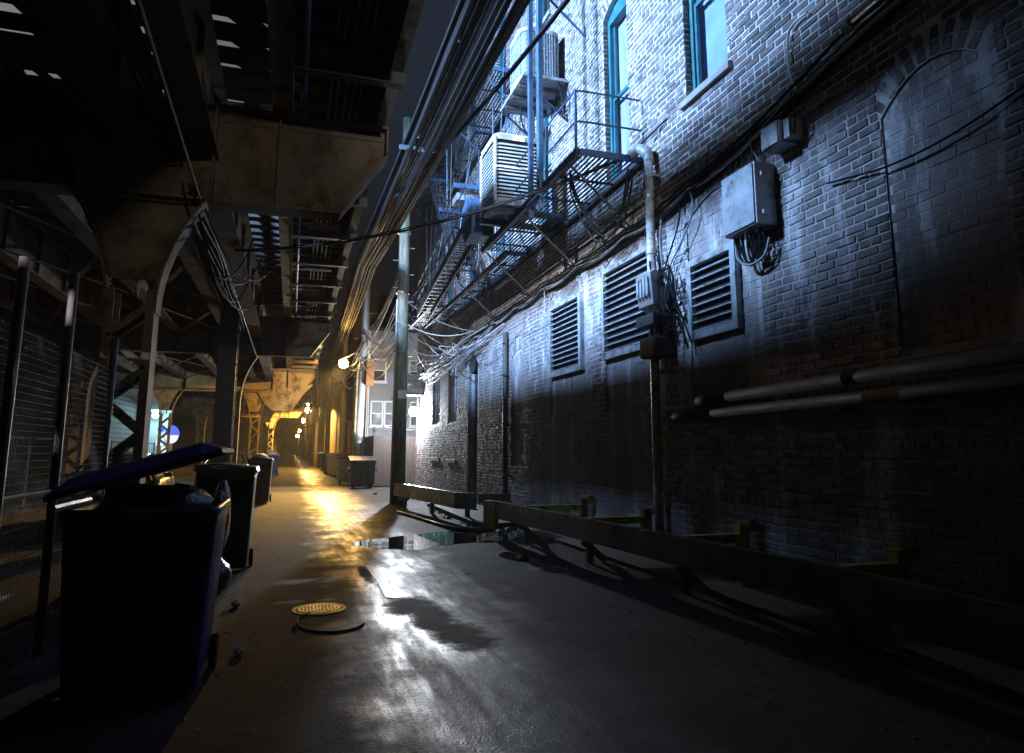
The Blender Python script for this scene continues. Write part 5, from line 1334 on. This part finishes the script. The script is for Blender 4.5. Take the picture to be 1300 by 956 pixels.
# right dumpsters
def dumpster(label, x0, x1, y0, y1, h, mat):
    t = thing('dumpster', label, 'dumpster', ((x0+x1)/2, (y0+y1)/2, 0))
    # profile across y (front leaning), extruded along x
    part(MB().prism([(y0+.12,.16),(y1-.08,.16),(y1,h),(y0,h-.16)], 'x', x0, x1), 'body', mat, t)
    part(MB().box(x0-.04,x1+.04,y0-.05,y0+.04,h-.24,h-.165), 'rim', mat, t); part(MB().box(x0-.04,x1+.04,y1-.01,y1+.05,h-.06,h+.001), 'rim', mat, t)
    part(MB().prism([(y0-.06,h-.15),(y1+.05,h+.015),(y1+.05,h+.06),(y0-.06,h-.10)], 'x', x0-.05, (x0+x1)/2-.01), 'lid', 'black_plastic', t)
    part(MB().prism([(y0-.06,h-.15),(y1+.05,h+.015),(y1+.05,h+.06),(y0-.06,h-.10)], 'x', (x0+x1)/2+.01, x1+.05), 'lid', 'black_plastic', t)
    for k in range(1,4): part(MB().bar((x0+(x1-x0)*k/4, y0+.105, .2),(x0+(x1-x0)*k/4, y0-.005, h-.26),.06,.04), 'rib', mat, t)
    for s_ in (x0-.10, x1): part(MB().box(s_,s_+.10,y0+.15,y1-.15,h*.55,h*.55+.14), 'fork_pocket', mat, t)
    for xx in (x0+.12,x1-.12):
        for yy_ in (y0+.25,y1-.2): part(MB().cyl((xx-.03,yy_,.08),(xx+.03,yy_,.08),.08,12), 'caster', 'rubber', t)
    return t
dumpster('dark green dumpster with black lids by the brown fence', 2.30, 3.22, 28.0, 29.1, 1.22, 'green_dumpster')
t = dumpster('beige dumpster half hidden behind the dark green one', 2.0, 2.9, 31.0, 32.2, 1.3, 'beige_bin')
for i, (y, lab) in enumerate(((44,'brown lit bin standing at the foot of the garage wall'),(52,'dark bin past the garage on right of alley'),(60,'dark bin deep on the right under amber light'))):
    cart('waste_cart', lab, 'bin', 2.15, 2.85, y, y+.9, 1.25, 'black_plastic' if i else 'beige_bin')

# ================================================================ CARS
def car(label, x, y, rz, mat, scale=1.0):
    t = thing('parked_car', label, 'car', (x, y, 0), rz)
    # stations along the length (local x): x, half width, sill z, belt z
    st = [(-2.2,.60,.42,.70),(-2.12,.76,.30,.84),(-1.75,.86,.24,.93),(-1.2,.89,.22,.97),(-.2,.90,.22,.96),(.7,.90,.22,.93),(1.3,.88,.22,.86),(1.85,.82,.26,.76),(2.12,.70,.32,.66),(2.22,.55,.42,.58)]
    rows = []
    for X, w_, zs, zb in st: rows.append([(X,-w_*.92,zs),(X,-w_,zs+.14),(X,-w_*1.01,(zs+zb)/2),(X,-w_*.97,zb-.06),(X,-w_*.88,zb),(X,0,zb+.035),(X,w_*.88,zb),(X,w_*.97,zb-.06),(X,w_*1.01,(zs+zb)/2),(X,w_,zs+.14),(X,w_*.92,zs)])
    m_ = MB().strip(rows, True); m_.add(rows[0], [tuple(range(11))]); m_.add(rows[-1], [tuple(range(11))[::-1]])
    b = m_.build('body', mat, t, smooth=True)
    cb = [(-1.75,.72,.90,.90),(-1.45,.70,.90,1.20),(-1.05,.64,.90,1.40),(-.3,.62,.9,1.45),(.35,.63,.9,1.40),(.85,.68,.88,1.15),(1.3,.72,.84,.86)]
    rows = [[(X,-w_*1.12,zl),(X,-w_*1.02,zl+(zt-zl)*.55),(X,-w_*.86,zt-.03),(X,0,zt),(X,w_*.86,zt-.03),(X,w_*1.02,zl+(zt-zl)*.55),(X,w_*1.12,zl)] for X,w_,zl,zt in cb]
    MB().strip(rows).build('glasshouse', 'car_glass', t, smooth=True)
    rows = [[(X,-w_*.80,zt-.005),(X,0,zt+.018),(X,w_*.80,zt-.005)] for X,w_,zl,zt in cb[2:5]]
    MB().strip(rows).build('roof', mat, t, smooth=True)
    for s_ in (-1,1):
        for X0,X1,z0,z1 in ((.35,1.28,1.38,.86),(-1.05,-1.72,1.38,.91),(-.32,-.34,1.42,.93)): MB().bar((X0,s_*.57,z0),(X1,s_*.80,z1),.05,.04).build('pillar', mat, t)
        for X in (-1.32,1.35):
            wh = MB().cyl((X,s_*.70,.32),(X,s_*.90,.32),.32,20).build('wheel','rubber',t)
            MB().cyl((X,s_*.895,.32),(X,s_*.912,.32),.2,14).build('rim','hub',wh)
        MB().box(2.03,2.18,s_*.60-.14,s_*.60+.14,.58,.69).build('headlight','lens',t,bevel=.03)
        MB().box(-2.17,-2.08,s_*.62-.13,s_*.62+.13,.68,.80).build('tail_light','orange_wood',t,bevel=.02)
        MB().box(.55,.72,s_*.98-.08,s_*.98+.08,.93,1.04).build('mirror',mat,t,bevel=.03)
    return t
car('dark car with beaded windscreen parked just behind the mesh fence', -4.3, 8.6, R(-80), 'car_dark')
car('dark sedan under the tracks past the fence, roof catching light', -3.5, 17.2, R(-88), 'car_grey')
car('black car beyond the plain dark column near yellow lit one', -2.3, 28.5, R(-90), 'car_dark')
car('dark car parked across the lot below the blue sign', -6.6, 30, R(-85), 'car_dark')

# ================================================================ SIGNS AND LIGHTS AT LEFT
cs = thing('street_lamp', 'cyan white lamp glaring through the railway columns at left', 'street lamp', (-7.4, 41, 3.2))
part(MB().tube([(-7.4,41,0),(-7.4,41,4.6)],.07,10), 'pole', 'pole_metal', cs)
part(MB().ball((-7.0,40.8,3.35), .16, 12, 8), 'bulb', 'bulb_cyan', cs, smooth=True)
part(MB().box(-7.45,-6.85,40.75,40.95,3.55,3.65), 'hood', 'pole_metal', cs)
lamp('cyan_lamp_light', 'POINT', (-6.95,40.5,3.3), 320, (.45,.9,1), .12)
cw = thing('shop_wall', 'teal lit shop front seen between fence and column', 'shop', (-8.2, 42, 0))
part(MB().box(-9.4,-6.35,41.6,42.2,0,4.8), 'wall', 'siding', cw)
part(MB().box(-6.7,-6.42,41.56,41.597,.8,1.7), 'window', 'sign_white', cw)
sg = thing('pole_sign', 'lit sign with blue top and white lower half under tracks', 'sign', (-6.0, 40, 0))
part(MB().tube([(-6.0,40,0),(-6.0,40,1.9)],.05,8), 'pole', 'pole_metal', sg)
m_ = MB(); m_.prism([(-6.0+.36*math.cos(R(a)), 2.30+.50*math.sin(R(a))) for a in range(0,181,12)], 'y', 39.9, 40.0); part(m_, 'blue_panel', 'sign_blue', sg)
m_ = MB(); m_.prism([(-6.0+.32*math.cos(R(a)), 2.295+.42*math.sin(R(a))) for a in range(180,361,12)], 'y', 39.92, 40.0); part(m_, 'white_panel', 'sign_white', sg)
sg2 = thing('pole_sign', 'small lit blue disc over white panel left of bigger sign', 'sign', (-6.6, 40.5, 0))
part(MB().tube([(-6.62,40.5,0),(-6.62,40.5,1.8)],.05,8), 'pole', 'pole_metal', sg2)
m_ = MB(); m_.prism([(-6.62+.17*math.cos(R(a)), 2.62+.17*math.sin(R(a))) for a in range(0,360,24)], 'y', 40.42, 40.5); part(m_, 'blue_panel', 'sign_blue', sg2)
part(MB().box(-6.8,-6.44,40.42,40.5,1.75,2.15), 'white_panel', 'sign_white', sg2)

# ================================================================ NIGHT HAZE
hz = bpy.data.materials.new('haze'); hz.use_nodes = True; nt = hz.node_tree; nt.nodes.remove(nt.nodes['Principled BSDF'])
pv = nt.nodes.new('ShaderNodeVolumePrincipled'); pv.inputs['Color'].default_value = (.8,.85,.9,1); pv.inputs['Density'].default_value = .0009; pv.inputs['Anisotropy'].default_value = .3
nt.links.new(pv.outputs[0], nt.nodes['Material Output'].inputs['Volume'])
MT['haze'] = hz
MB().box(-40, 40, -30, 420, -1, 30).build('haze', 'haze', kind='stuff', label='thin damp night air over the alley', category='haze')
